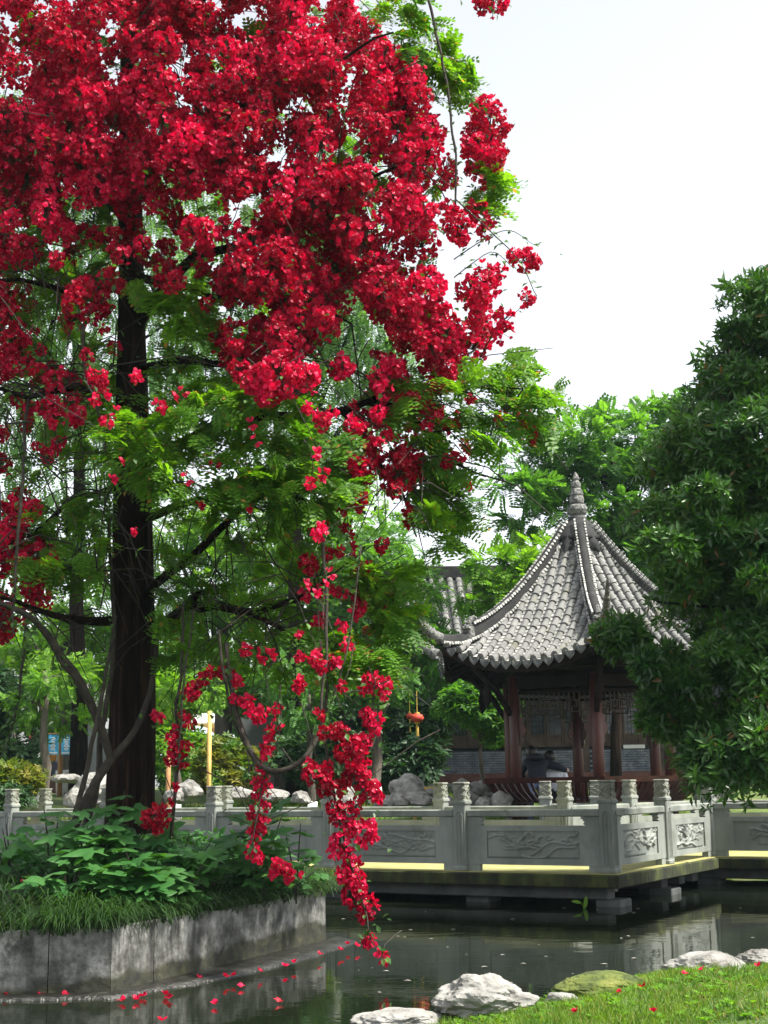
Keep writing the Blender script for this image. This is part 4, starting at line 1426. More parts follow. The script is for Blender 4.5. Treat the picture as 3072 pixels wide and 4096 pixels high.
# flared bench rails on five sides, open towards the right back
for k in (-2, -1, 0, 2, 3):
    a_, b2 = PHI0 + R(60 * k), PHI0 + R(60 * (k + 1))
    def rp_(f, r_, z):
        p = C0 + (pdir(a_) * (1 - f) + pdir(b2) * f) * r_
        return Vector((p.x, p.y, z))
    d = (rp_(1, 2, 0) - rp_(0, 2, 0)).normalized()
    m = MB()
    for (z0, z1, r0, r1) in ((1.545, 1.64, 2.22, 2.26),):
        P_ = [[rp_(0, r0, z0), rp_(1, r0, z0)], [rp_(0, r1 - .12, z0 + .01), rp_(1, r1 - .12, z0 + .01)], [rp_(0, r1 - .12, z1), rp_(1, r1 - .12, z1)], [rp_(0, r1, z1), rp_(1, r1, z1)], [rp_(0, r0, z0), rp_(1, r0, z0)]]
        m.grid(P_)
        m.add([P_[i][0] for i in range(4)], [(0, 1, 2, 3)])
        m.add([P_[i][1] for i in range(4)], [(3, 2, 1, 0)])
    part('bench_rail', m, M['wood_rail'], pv)
    m = MB()
    P_ = [[rp_(.02, 1.80, 1.20), rp_(.98, 1.80, 1.20)], [rp_(.02, 1.36, 1.20), rp_(.98, 1.36, 1.20)], [rp_(.02, 1.36, 1.26), rp_(.98, 1.36, 1.26)], [rp_(.02, 1.80, 1.26), rp_(.98, 1.80, 1.26)], [rp_(.02, 1.80, 1.20), rp_(.98, 1.80, 1.20)]]
    m.grid(P_, flip=True)
    part('bench_seat', m, M['wood_rail'], pv)
    n = 17
    for i in range(n):
        f = .03 + .94 * i / (n - 1)
        if k == -1 and .38 < f < .72 and i % 2:
            continue
        m = MB()
        pts = [rp_(f, 1.78, 1.22), rp_(f, 1.90, 1.30), rp_(f, 2.06, 1.42), rp_(f, 2.17, 1.56)]
        for p, q in zip(pts[:-1], pts[1:]):
            pass
        wv = d * (.045 if not (k == -1 and f > .38) else .022)
        th = pdir((a_ + b2) / 2) * .014
        rows = [[p - wv - th for p in pts], [p + wv - th for p in pts], [p + wv + th for p in pts], [p - wv + th for p in pts], [p - wv - th for p in pts]]
        m.grid(rows)
        part('bench_slat', m, M['wood_rail'], pv)
    for f in (.0, .5):
        m = MB()
        m.box(rp_(f, 1.45, 1.0), (.10, .10, .40), math.atan2(d.y, d.x))
        part('bench_leg', m, M['wood_rail'], pv)

# ------------------------------------------------------------------ the two people
def skin_body(name, joints, bones, root, mats, pick, loc, parent):
    """one continuous surface grown over connected joints {name: (co, radius)}"""
    ks = list(joints)
    me = bpy.data.meshes.new('tmp')
    me.from_pydata([joints[k][0] for k in ks], [(ks.index(a), ks.index(b)) for a, b in bones], [])
    o = bpy.data.objects.new('tmp', me)
    COL.objects.link(o)
    md = o.modifiers.new('s', 'SKIN')
    md.use_smooth_shade = True
    for i, k in enumerate(ks):
        r_ = joints[k][1]
        me.skin_vertices[0].data[i].radius = r_ if hasattr(r_, '__len__') else (r_, r_)
        me.skin_vertices[0].data[i].use_root = (k == root)
    sb = o.modifiers.new('d', 'SUBSURF')
    sb.levels = sb.render_levels = 2
    dg = bpy.context.evaluated_depsgraph_get()
    ev = bpy.data.meshes.new_from_object(o.evaluated_get(dg))
    bpy.data.objects.remove(o)
    ev.name = name
    ev.materials.clear()
    for m_ in mats:
        ev.materials.append(m_)
    for p in ev.polygons:
        p.material_index = pick(p.center)
        p.use_smooth = True
    return put(name, ev, parent, loc)
def person(label, pos, J, bones, mats, pick, head, hair_r, hair_mat='hair', long_hair=False):
    t = thing('person', label, 'person', pos)
    skin_body('body', J, bones, 'pelvis', mats, pick, (0, 0, 0), t)
    # hair: a cap over the skull with tufts
    m = MB()
    hc = Vector(head)
    rows = []
    for i in range(9):
        th = math.pi * .66 * i / 8
        rows.append([hc + Vector((hair_r * 1.02 * math.sin(th) * math.cos(a), hair_r * 1.12 * math.sin(th) * math.sin(a), hair_r * 1.16 * math.cos(th))) * (1 + .08 * mnoise.noise(Vector((math.cos(a) * 3, math.sin(a) * 3, th * 4)))) + (Vector((0, .05 * (th / 2), 0)) if math.sin(a) > 0.3 and th > 1.2 else Vector((0, 0, 0))) for a in np.linspace(0, 2 * math.pi, 19)])
    m.grid(rows, flip=True)
    put('hair', m.mesh('hair', M[hair_mat], True), t)
    return t
# man bending forward with an arm over his neighbour; he stands inside the bench facing away
pa = at(1160, 1700, 24.75)
pa.z = FLOOR
Ja = {'pelvis': ((0, 0, .80), (.16, .13)), 'waist': ((.02, .08, .93), (.17, .12)), 'chest': ((.04, .20, 1.06), (.20, .14)), 'neck': ((.02, .30, 1.16), .065), 'head0': ((-.03, .33, 1.21), .085), 'head1': ((-.05, .36, 1.30), .088),
      'hipL': ((-.10, .01, .76), .10), 'kneeL': ((-.13, -.05, .45), .075), 'ankL': ((-.14, .03, .08), .05), 'toeL': ((-.14, .16, .04), .04),
      'hipR': ((.10, .01, .76), .10), 'kneeR': ((.10, -.03, .45), .075), 'ankR': ((.09, .05, .08), .05), 'toeR': ((.09, .18, .04), .04),
      'shL': ((-.15, .22, 1.10), .085), 'elL': ((-.24, .30, .92), .06), 'wrL': ((-.16, .46, .84), .042), 'haL': ((-.12, .52, .83), .04),
      'shR': ((.21, .20, 1.09), .095), 'elR': ((.40, .14, 1.03), .075), 'wrR': ((.55, .24, .97), .05), 'haR': ((.61, .29, .95), .04)}
Ba = [('pelvis', 'waist'), ('waist', 'chest'), ('chest', 'neck'), ('neck', 'head0'), ('head0', 'head1'), ('pelvis', 'hipL'), ('hipL', 'kneeL'), ('kneeL', 'ankL'), ('ankL', 'toeL'), ('pelvis', 'hipR'), ('hipR', 'kneeR'), ('kneeR', 'ankR'), ('ankR', 'toeR'),
      ('chest', 'shL'), ('shL', 'elL'), ('elL', 'wrL'), ('wrL', 'haL'), ('chest', 'shR'), ('shR', 'elR'), ('elR', 'wrR'), ('wrR', 'haR')]
def pick_a(c):
    if c.z < .10:
        return 3
    if c.z < .74:
        return 1
    if c.z > 1.17 and abs(c.x) < .16:
        return 2
    if c.x > .575 or (c.x < -.05 and c.y > .49 and c.z < .95):
        return 2
    return 0
A_ = person('person in dark navy hooded jacket hunched over with an arm round the neighbour', pa, Ja, Ba, [M['navy'], M['denim'], M['skin'], M['black_cloth']], pick_a, (-.05, .35, 1.28), .115)
m = MB()                                    # hood lying on the shoulders
m.tube([(-.13, .20, 1.19), (-.07, .12, 1.20), (.03, .09, 1.20), (.12, .13, 1.19), (.15, .22, 1.17)], [.045, .06, .065, .06, .04], 8)
put('hood', m.mesh('hood', M['navy'], True), A_)
# companion sitting on the far bench, back to us
pb = at(1196, 1700, 25.0)
pb.z = FLOOR
Jb = {'pelvis': ((.02, .0, .55), (.16, .14)), 'waist': ((.02, .03, .72), (.145, .11)), 'chest': ((.01, .08, .93), (.165, .12)), 'neck': ((-.02, .12, 1.06), .055), 'head0': ((-.03, .14, 1.12), .082), 'head1': ((-.035, .16, 1.22), .088),
      'hipL': ((-.09, .08, .53), .10), 'kneeL': ((-.12, .48, .52), .075), 'ankL': ((-.12, .52, .10), .05), 'toeL': ((-.12, .64, .05), .04),
      'hipR': ((.12, .08, .53), .10), 'kneeR': ((.14, .48, .52), .075), 'ankR': ((.14, .52, .10), .05), 'toeR': ((.14, .64, .05), .04),
      'shL': ((-.16, .08, .98), .075), 'elL': ((-.22, .16, .76), .055), 'wrL': ((-.12, .34, .66), .04), 'haL': ((-.08, .40, .64), .038),
      'shR': ((.18, .07, .98), .08), 'elR': ((.25, .10, .74), .06), 'wrR': ((.20, .32, .64), .042), 'haR': ((.17, .40, .62), .038)}
def pick_b(c):
    if c.z < .12:
        return 3
    if c.z < .62 and c.y > -.2 and not (c.z > .58 and abs(c.x) > .12):
        return 1
    if c.z > 1.05 and abs(c.x) < .14:
        return 2
    if c.y > .37 and c.z > .58:
        return 2
    return 0
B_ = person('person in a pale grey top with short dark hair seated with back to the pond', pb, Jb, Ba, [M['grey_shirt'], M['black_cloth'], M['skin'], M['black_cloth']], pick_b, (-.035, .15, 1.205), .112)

# ------------------------------------------------------------------ the hall behind the pavilion
HY = 37.0
HB = 1.55
hx0, hx1 = at(700, 1600, HY).x, 14.0
hl = thing('timber_hall', 'old dark timber hall with grey brick dado and tiled roof behind the pavilion', 'hall', ((hx0 + hx1) / 2, HY, HB))
def hbox(name, c, d, mat, parent=None, bev=0.0, **kw):
    m = MB()
    m.box(c, d, bev=bev)
    return part(name, m, M[mat], parent or hl, **kw)
hbox('wall', ((hx0 + hx1) / 2, HY + 2.6, 3.2), (hx1 - hx0, 4.6, 3.6), 'hall_dark')
hbox('plinth', ((hx0 + hx1) / 2, HY - .02, HB + .10), (hx1 - hx0 + .3, .56, .30), 'plinth', bev=.02)
hbox('step', ((hx0 + hx1) / 2, HY - .55, HB - .06), (hx1 - hx0 + .6, .5, .14), 'stone', bev=.02)
bay = 2.05
bx = at(932, 1600, HY).x
brk = MB()
brk.box((0, 0, 0), (.232, .10, .052), bev=.006)
BRICK = brk.mesh('brick', M['brick'])
nb = 0
x = bx - bay * 2
while x < hx1 - .2:
    dd = hbox('dado', (x + bay / 2, HY + .05, 2.09), (bay - .18, .20, .60), 'mortar')
    dd.name = 'dado_wall'
    hbox('column', (x, HY, 3.1), (.17, .19, 3.1), 'hall_wood')
    vis = bx - .1 <= x < bx + bay * 2.5
    if vis:
        for r_ in range(9):
            off = .12 if r_ % 2 else 0
            xx = x + .09 + off * .5
            while xx < x + bay - .10:
                l = min(.245, x + bay - .09 - xx)
                if l > .06:
                    put('brick', BRICK, hl, Vector((xx + l / 2 - .005, HY - .052 + random.uniform(-.006, .006), 1.83 + r_ * .0635)) - wloc(hl), scale=(l / .245, 1, 1))
                    nb += 1
                xx += l
    # four lattice shutters to a bay
    for s in range(4):
        w = (bay - .18) / 4
        cx = x + .09 + w * (s + .5)
        fr = hbox('window', (cx, HY + .10, 3.06), (w - .03, .04, 1.16), 'glass')
        m = MB()
        zc, hh = 3.06, 1.16
        for sx in (-1, 1):
            m.box((cx + sx * (w / 2 - .03), HY + .05, zc), (.05, .05, hh))
        for z in (zc - hh / 2 + .02, zc - hh / 2 + .30, zc + hh / 2 - .02):
            m.box((cx, HY + .052, z), (w - .06, .046, .05))
        m.box((cx, HY + .075, zc - hh / 2 + .16), (w - .10, .03, .22))
        part('frame', m, M['hall_wood'], fr)
        m = MB()
        for i in range(1, 4):
            m.box((cx - w / 2 + .05 + (w - .1) * i / 4, HY + .062, zc + .15), (.016, .02, .78))
        for i in range(1, 6):
            m.box((cx, HY + .060, zc - .24 + .78 * i / 6), (w - .11, .018, .016))
        for i in range(4):
            m.box((cx + random.choice((-.08, .08)), HY + .058, zc - .14 + .17 * i), (.10, .016, .05))
        part('lattice', m, M['hall_dark'], fr)
    x += bay
hbox('eave_beam', ((hx0 + hx1) / 2, HY - .02, 4.45), (hx1 - hx0, .22, .35), 'hall_wood')
# white notices in the window right of the front column
p0, p1 = at(1323, 1565, HY - .1), at(1340, 1616, HY - .1)
hbox('notice', ((p0.x + p1.x) / 2, HY - .06, (p0.z + p1.z) / 2), (p1.x - p0.x, .015, p0.z - p1.z), 'white_paint')
p0, p1 = at(1347, 1609, HY - .1), at(1394, 1616, HY - .1)
hbox('notice', ((p0.x + p1.x) / 2, HY - .06, (p0.z + p1.z) / 2), (p1.x - p0.x, .015, p0.z - p1.z), 'white_paint')
# roof: rows of round tiles from the eave to the ridge
ey, ez, ry, rz_ = HY - 2.3, 4.55, HY + 4.2, 7.65
def hroof(t):
    return (ey + (ry - ey) * t, ez + (rz_ - ez) * (t * .82 + .18 * t * t))
m = MB()
m.grid([[(xx, hroof(t)[0], hroof(t)[1]) for xx in (hx0 - .5, hx1 + .5)] for t in np.linspace(0, 1, 6)])
m.grid([[(xx, ry + (ry - hroof(t)[0]), hroof(t)[1]) for xx in (hx1 + .5, hx0 - .5)] for t in np.linspace(0, 1, 6)])
part('roof', m, M['tile_dark'], hl)
row = MB()
n = 5
for (i0) in range(16):
    t0, t1 = i0 / 16, (i0 + 1) / 16
    pr = []
    for t, r_ in ((t0, .105), (t1, .088)):
        y, z = hroof(t)
        pr.append([Vector((r_ * math.cos(a), y, z + .02 + r_ * math.sin(a))) for a in np.linspace(0, math.pi, n)])
    row.grid(pr, flip=True)
P_ = np.array(row.v)
rc = (P_.min(0) + P_.max(0)) / 2
row.v = (P_ - rc).tolist()
ROW = row.mesh('tile_row', M['tile'], True)
x = hx0 - .4
while x < hx1 + .4:
    put('tile_row', ROW, hl, Vector((x, rc[1], rc[2])) - wloc(hl))
    x += .27
hbox('ridge', ((hx0 + hx1) / 2, ry, rz_ + .18), (hx1 - hx0 + 1.2, .26, .42), 'tile_dark', bev=.04)

# side gallery: lower roof left of the hall
gl = thing('gallery', 'dark roofed gallery with open lattice left of the hall, behind the hanging flowers', 'gallery', at(790, 1650, 36.0))
g0, g1 = at(742, 1500, 35.5), at(862, 1500, 35.5)
def gbox(name, x0, x1, y, z0, z1, d, mat):
    m = MB()
    m.box(((x0 + x1) / 2, y, (z0 + z1) / 2), (x1 - x0, d, z1 - z0))
    return part(name, m, M[mat], gl)
zt, zm, zb = at(800, 1478, 35.5).z, at(800, 1530, 35.5).z, 1.4
gbox('wall', g0.x, g1.x, 36.6, zb, zm, .3, 'grey_wall')
m = MB()
m.grid([[Vector((g0.x - .5, 34.6, zt - .1)), Vector((g1.x + .3, 34.6, zt - .1))], [Vector((g0.x - .5, 36.8, zt + 1.0)), Vector((g1.x + .3, 36.8, zt + 1.0))]])
m.grid([[Vector((g0.x - .5, 34.6, zt - .22)), Vector((g1.x + .3, 34.6, zt - .22))], [Vector((g0.x - .5, 34.6, zt - .1)), Vector((g1.x + .3, 34.6, zt - .1))]])
part('roof', m, M['tile_dark'], gl)
for i in range(5):
    xx = g0.x + (g1.x - g0.x) * i / 4
    gbox('column', xx - .06, xx + .06, 35.0, zb, zt, .12, 'wood_dark')
for i in range(6):
    z = zm + (zt - zm) * i / 6
    gbox('lattice_bar', g0.x, g1.x, 35.1, z, z + .03, .03, 'lattice')
for i in range(14):
    xx = g0.x + (g1.x - g0.x) * i / 14
    gbox('lattice_bar', xx, xx + .03, 35.14, zm, zt, .03, 'lattice')

# ------------------------------------------------------------------ left background: market corner
def slab_thing(name, label, cat, x0, y0, x1, y1, Y, d, mat, bev=.01, group=None, bottom=None):
    p0, p1 = at(x0, y0, Y), at(x1, y1, Y)
    zb_ = p1.z if bottom is None else bottom
    m = MB()
    c = Vector(((p0.x + p1.x) / 2, Y, (p0.z + zb_) / 2))
    m.box((0, 0, 0), (abs(p1.x - p0.x), d, abs(p0.z - zb_)), bev=bev)
    o = put(name, m.mesh(name, M[mat]), None, c, label=label, category=cat)
    if group:
        o['group'] = group
    WL[o.name] = c
    return o
def pole(name, label, x, y0, y1, Y, r_, mat, n=10, foot=None, cat='post'):
    a, b = at(x, y1, Y), at(x, y0, Y)
    a.z = min(a.z, gz(a.x, a.y)) - .05
    t = thing(name, label, cat, a)
    m = MB()
    m.tube([(0, 0, 0), (0, 0, b.z - a.z)], r_, n)
    put('shaft', m.mesh('shaft', M[mat], True), t)
    if foot:
        m = MB()
        m.box((0, 0, foot / 2), (r_ * 2.9, r_ * 2.9, foot), bev=.01)
        put('base', m.mesh('base', M[mat]), t)
    return t
pole('wooden_post', 'tall yellow wooden post on the grass in the middle left', 451, 1536, 1722, 27.5, .045, 'yellow_wood', 4, .30)
pole('wooden_post', 'short orange brown post just right of the big trunk', 363, 1628, 1716, 28.5, .05, 'brown_post', 8)
pole('wooden_post', 'brown post between the two blue banners', 129, 1584, 1694, 38.0, .07, 'brown_post', 8)
def banner(x0, y0, x1, y1, label, seed):
    Y = 37.6
    p0, p1 = at(x0, y0, Y), at(x1, y1, Y)
    w, h = p1.x - p0.x, p0.z - p1.z
    t = thing('banner', label, 'banner', ((p0.x + p1.x) / 2, Y, p1.z), group='blue banners at the market')
    m = MB()
    P = []
    for j in range(9):
        P.append([Vector((w * (i / 6 - .5), .02 * math.sin(i * 1.3 + j * .4 + seed) + (.03 * (j / 8)), h * j / 8)) for i in range(7)])
    m.grid(P, flip=True)
    for q in P:
        pass
    m.grid([[v + Vector((0, .012, 0)) for v in r_] for r_ in P])
    put('cloth', m.mesh('cloth', M['blue_cloth'], True), t)
    m = MB()
    m.tube([(-w * .55, .02, h), (w * .55, .02, h)], .02, 6)
    put('rod', m.mesh('rod', M['brown_post']), t)
    # two big white characters, one above the other, and a thin border
    m = MB()
    def st(x0, z0, x1, z1, th=.028):
        a, b = Vector((x0 * w, -.045, z0 * h)), Vector((x1 * w, -.045, z1 * h))
        m.tube([a, b], th / 2, 4)
    for zc in (.68, .36):
        st(0, zc + .14, -.24, zc + .02)
        st(0, zc + .14, .24, zc + .02)
        st(-.14, zc + .02, .14, zc + .02)
        st(-.16, zc - .06, .16, zc - .06)
        st(-.13, zc - .06, -.13, zc - .14)
        st(.13, zc - .06, .13, zc - .14)
        st(-.13, zc - .14, .13, zc - .14)
    st(-.40, .06, .40, .06, .02)
    st(-.40, .10, .40, .10, .016)
    put('lettering', m.mesh('lettering', M['white_paint']), t)
    return t
banner(105, 1585, 126, 1630, 'light blue cloth banner with white characters left of the brown post', 1)
banner(133, 1585, 156, 1630, 'light blue cloth banner with white characters right of the brown post', 2)
cb = slab_thing('sign_board', 'cream board with two dark strokes right of the blue banners', 'sign', 156, 1601, 176, 1618, 37.4, .04, 'cream')
m = MB()
m.box((-.03, -.028, .02), (.05, .012, .10), rot=Matrix.Rotation(.3, 3, 'Y'))
m.box((.10, -.028, .0), (.16, .012, .04), rot=Matrix.Rotation(-.2, 3, 'Y'))
put('lettering', m.mesh('lettering', M['black_cloth']), cb)
def lantern(x, y, Y, r_, label, tassel=True, cord=.5, squash=.8):
    p = at(x, y, Y)
    t = thing('lantern', label, 'lantern', p, group='red hanging lanterns')
    m = MB()
    n = 14
    prof = [(r_ * .35, r_ * squash), (r_ * .75, r_ * squash * .75), (r_, 0), (r_ * .75, -r_ * squash * .75), (r_ * .35, -r_ * squash)]
    m.lathe(list(reversed(prof)), n)
    put('shade', m.mesh('shade', M['red_cloth'], True), t)
    m = MB()
    m.lathe([(r_ * .38, -r_ * squash - .03), (r_ * .40, -r_ * squash)], 10)
    m.lathe([(r_ * .38, r_ * squash), (r_ * .36, r_ * squash + .03)], 10)
    m.tube([(0, 0, r_ * squash), (0, 0, r_ * squash + cord)], .008, 4)
    put('collar', m.mesh('collar', M['gold']), t)
    if tassel:
        m = MB()
        m.lathe([(r_ * .20, -r_ * squash - .30), (r_ * .22, -r_ * squash - .1), (r_ * .10, -r_ * squash - .03)], 8)
        put('tassel', m.mesh('tassel', M['gold']), t)
    return t
lantern(901, 1551, 30.0, .150, 'orange red lantern hanging in front of the dark shrubs by the hall', squash=.62)
lantern(885, 1547, 31.0, .085, 'small red lantern half behind the bigger orange red lantern')
lantern(74, 1594, 36.0, .15, 'red lantern left of the blue banners', cord=.9)
lantern(162, 1592, 36.5, .14, 'red lantern above the cream board', cord=.9)
# dark draped stall with goods
sp = at(115, 1700, 40.0)
stl = thing('market_stall', 'market stall draped in dark blue cloth with orange goods behind the banners', 'stall', (sp.x, 40.0, gz(sp.x, 40)))
s0, s1 = at(80, 1650, 40.0), at(168, 1650, 40.0)
m = MB()
rows = []
for j in range(7):
    rows.append([Vector((s0.x + (s1.x - s0.x) * i / 20, 39.6 + .10 * math.sin(i * 1.7) * (1 - j / 6) + .5 * (j / 6), 1.75 + (at(100, 1640, 40).z - 1.75) * (j / 6) - .14 * abs(math.sin(i * .8)) * (j / 6))) for i in range(21)])
m.grid(rows)
m.grid([rows[-1], [v + Vector((0, 1.2, -.1)) for v in rows[-1]]])
part('drape', m, M['dark_fabric'], stl, True)
m = MB()
m.box(((s0.x + s1.x) / 2, 39.5, 1.62), (s1.x - s0.x, .3, .36), bev=.02)
part('counter', m, M['plinth'], stl)
for i, (x, y, s) in enumerate(((104, 1633, .12), (142, 1634, .16), (148, 1630, .12), (158, 1632, .10), (96, 1640, .10), (108, 1641, .09), (116, 1637, .10))):
    p = at(x, y, 39.9)
    m = MB()
    m.box(p, (s * 1.4, s, s * 1.8), bev=.02)
    part('goods', m, M['orange'], stl)
slab_thing('stone_screen', 'pale grey plastered wall slab left of the big trunk', 'wall', 177, 1575, 231, 1700, 36.0, .3, 'grey_wall', bottom=1.2)
slab_thing('garden_wall', 'grey stone wall behind the hanging vine loop', 'wall', 520, 1545, 640, 1690, 39.0, .4, 'grey_wall', bottom=1.2)
slab_thing('garden_wall', 'bright white wall glimpsed under the gallery beside the flowers', 'wall', 690, 1598, 770, 1640, 38.5, .3, 'white_paint')
def small_roof(label, x0, x1, ytop, yeave, Y, slope_d=2.2, name='roofed_shed', wall_to=1.4):
    a, b = at(x0, ytop, Y + slope_d), at(x1, ytop, Y + slope_d)
    c, d = at(x0, yeave, Y), at(x1, yeave, Y)
    t = thing(name, label, 'building', ((c.x + d.x) / 2, Y, wall_to))
    m = MB()
    m.box(((c.x + d.x) / 2, Y + slope_d, (wall_to + c.z) / 2 + .1), (abs(d.x - c.x) * .92, slope_d * 1.6, c.z - wall_to + .2))
    part('wall', m, M['grey_wall'], t)
    m = MB()
    m.grid([[c, d], [b if False else a, b]])
    m.grid([[c - Vector((0, 0, .14)), d - Vector((0, 0, .14))], [c, d]])
    m.grid([[a, b], [a + Vector((0, slope_d, c.z - a.z)), b + Vector((0, slope_d, c.z - a.z))]])
    part('roof', m, M['tile_dark'], t)
    n = max(3, int((d.x - c.x) / .26))
    for i in range(n + 1):
        f = i / n
        p, q = c.lerp(d, f), a.lerp(b, f)
        m = MB()
        m.tube([p + Vector((0, 0, .03)), q + Vector((0, 0, .03))], .085, 6)
        part('tile_row', m, M['tile'], t, True)
    m = MB()
    m.box((a + b) / 2 + Vector((0, 0, .12)), (abs(b.x - a.x) + .3, .22, .3), bev=.03)
    part('ridge', m, M['tile_dark'], t)
    return t
small_roof('grey tiled roof seen through the leaves above the banners', 100, 225, 1455, 1535, 44.0)
small_roof('dark tiled roof cut by the left frame edge', -90, 24, 1392, 1440, 40.0)
# canopies in the middle distance
cp = at(425, 1600, 42.0)
cn = thing('market_umbrella', 'pale blue market canopy behind the yellow post', 'umbrella', (cp.x, 42.0, gz(cp.x, 42)))
m = MB()
top = at(424, 1568, 42).z
m.lathe([(.62, top - .55), (.55, top - .28), (.36, top - .08), (.02, top)], 14, (cp.x, 42, 0), cap=False)
part('canopy', m, M['pale_blue'], cn, True)
m = MB()
m.tube([(cp.x, 42, gz(cp.x, 42)), (cp.x, 42, top)], .03, 6)
part('pole', m, M['brown_post'], cn)
aw = thing('awning', 'white awning with yellow edge behind the yellow post', 'awning', at(425, 1650, 44))
p0, p1 = at(390, 1538, 44), at(470, 1562, 44)
m = MB()
m.grid([[Vector((p0.x, 43.2, p1.z)), Vector((p1.x, 43.2, p1.z))], [Vector((p0.x, 45, p0.z)), Vector((p1.x, 45, p0.z))]])
m.grid([[Vector((p0.x, 43.2, p1.z - .06)), Vector((p1.x, 43.2, p1.z - .06))], [Vector((p0.x, 43.2, p1.z)), Vector((p1.x, 43.2, p1.z))]])
part('canopy', m, M['white_paint'], aw)
m = MB()
m.box(((p0.x + p1.x) / 2, 43.15, p1.z - .12), (p1.x - p0.x, .05, .12))
part('edge_trim', m, M['yellow_wood'], aw)
for xx in (p0.x + .05, p1.x - .05):
    m = MB()
    m.tube([(xx, 43.3, 1.4), (xx, 43.3, p1.z - .1)], .04, 6)
    part('pole', m, M['brown_post'], aw)
# plank bench beside the boulder
pb_ = at(922, 1703, 27.5)
bn = thing('wooden_bench', 'low orange plank bench beside the boulder', 'bench', (pb_.x, 27.5, gz(pb_.x, 27.5)))
zz = pb_.z - gz(pb_.x, 27.5)
m = MB()
m.box((0, 0, zz), (.62, .30, .06), bev=.008)
put('seat', m.mesh('seat', M['yellow_wood']), bn)
for sx in (-.24, .24):
    m = MB()
    m.box((sx, 0, zz / 2 - .05), (.07, .26, zz), bev=.005)
    put('leg', m.mesh('leg', M['yellow_wood']), bn)

# ------------------------------------------------------------------ trees and shrubs
FROND = frond_t(6, 1.0, .34, .20, .25)
def crown_cloud(ells, n, size, tmpl, clump=10, sig=.16, down=.25, shell=.5, gap=0.0, up=None):
    """ells: (x, y, Y, rx, ry) in display pixels; leaves gather in clumps near the surface"""
    w = np.array([e_[3] * e_[4] for e_ in ells], float)
    w /= w.sum()
    Ps, Ds = [], []
    for e_, wi in zip(ells, w):
        k = max(1, int(n * wi / clump))
        s = e_[2] * K / FPX
        c = np.array(at(e_[0], e_[1], e_[2]))
        u = rand_unit(k)
        r_ = RNG.uniform(shell, 1.0, k) ** .6
        rad = np.array([e_[3] * s, max(e_[3], e_[4]) * s * .8, e_[4] * s])
        cc = c + u * r_[:, None] * rad
        sg = sig * min(rad[0], rad[2]) + .05
        p = np.repeat(cc, clump, 0) + RNG.normal(size=(k * clump, 3)) * sg * np.array([1, 1, .6])
        d = norm(np.repeat(u, clump, 0) * .7 + rand_unit(k * clump) * .8 + np.array([0, 0, -down]))
        Ps.append(p)
        Ds.append(d)
    P, D = np.concatenate(Ps), np.concatenate(Ds)
    upv = norm(rand_unit(len(P)) * .5 + np.array([0, -.25, 1.0])) if up is None else up
    return scatter(tmpl[0], tmpl[1], P, frames(D, upv), RNG.uniform(.65, 1.25, len(P)) * size)
def tree(name, label, cat, foot, top, ells, n, size, tmpl, mat, tr=.16, bark='bark_grey', group=None, white=0.0, clump=10, sig=.16, down=.25, shell=.5, limbs=True, lean=0.0):
    """foot (x, Y): display x and distance; top: display y where the trunk ends"""
    x, Y = foot
    b = at(x, 1700, Y)
    b.z = gz(b.x, b.y) - .05
    tp = at(x + lean, top, Y)
    t = thing(name, label, cat, b, group=group)
    if tr:
        m = MB()
        pts = [b.lerp(tp, i / 6) + Vector((.05 * math.sin(i * 2.1 + x), .05 * math.cos(i * 1.7 + x), 0)) * (i > 0) for i in range(7)]
        m.tube(pts, [tr * (1.25 if i == 0 else 1 - .5 * i / 6) for i in range(7)], 10, jit=.06)
        part('trunk', m, M[bark], t, True)
        if white:
            m = MB()
            tt = white / max(.1, tp.z - b.z)
            m.tube([b, b.lerp(pts[1], min(1, tt * 3)), b.lerp(pts[1], min(1, tt * 6))], [tr * 1.32, tr * 1.2, tr * 1.13], 12, jit=.05)
            part('whitewash', m, M['whitewash'], t, True)
        if limbs:
            for e_ in ells[:7]:
                c = at(e_[0], e_[1], e_[2])
                s = pts[3].lerp(pts[6], random.uniform(0, 1))
                md = s.lerp(c, .5) + Vector((0, 0, .25))
                m = MB()
                m.tube([s, md, c], [tr * .4, tr * .25, tr * .08], 6)
                part('limb', m, M[bark], t, True)
    V, F = crown_cloud(ells, n, size, tmpl, clump, sig, down, shell)
    c = V.mean(0)
    o = put('crown', np_mesh('crown', V - c, F, M[mat]), t, Vector(c.tolist()) - b, kind='stuff')
    return t
LEAF2 = leaf_s(1, .42, .08)
SPRIG = join([(lambda v, f: (v @ np.array(Matrix.Rotation(a, 3, 'Z') @ Matrix.Rotation(b, 3, 'X')).T, f))(*leaf_s(1, .4, .08)) for a, b in ((0, .1), (.9, -.2), (-.9, -.1), (1.9, .3), (-1.8, .2))])
G1 = 'trees behind the pavilion'
tree('broadleaf_tree', 'tall hazy green tree rising behind the pavilion finial', 'tree', (1330, 33), 1000, [(1300, 965, 33, 150, 75), (1185, 1010, 33, 110, 60), (1420, 925, 34, 120, 60), (1120, 1070, 32, 85, 32), (1350, 1080, 33, 120, 90), (1490, 960, 34, 100, 100), (1250, 1115, 32.5, 80, 40), (1160, 1115, 32, 70, 22), (1420, 1180, 33, 90, 100)], 3600, .44, FROND, 'leaf_back', .13, bark='bark', group=G1, down=.1, clump=14)
tree('broadleaf_tree', 'lower bright green tree between the hall roof and pavilion roof', 'tree', (1110, 31), 1240, [(1090, 1225, 31, 85, 38), (1150, 1200, 31.5, 70, 32), (1040, 1290, 31, 45, 36), (1100, 1270, 31, 60, 40)], 900, .36, FROND, 'leaf_lime', .12, group=G1, down=.05)
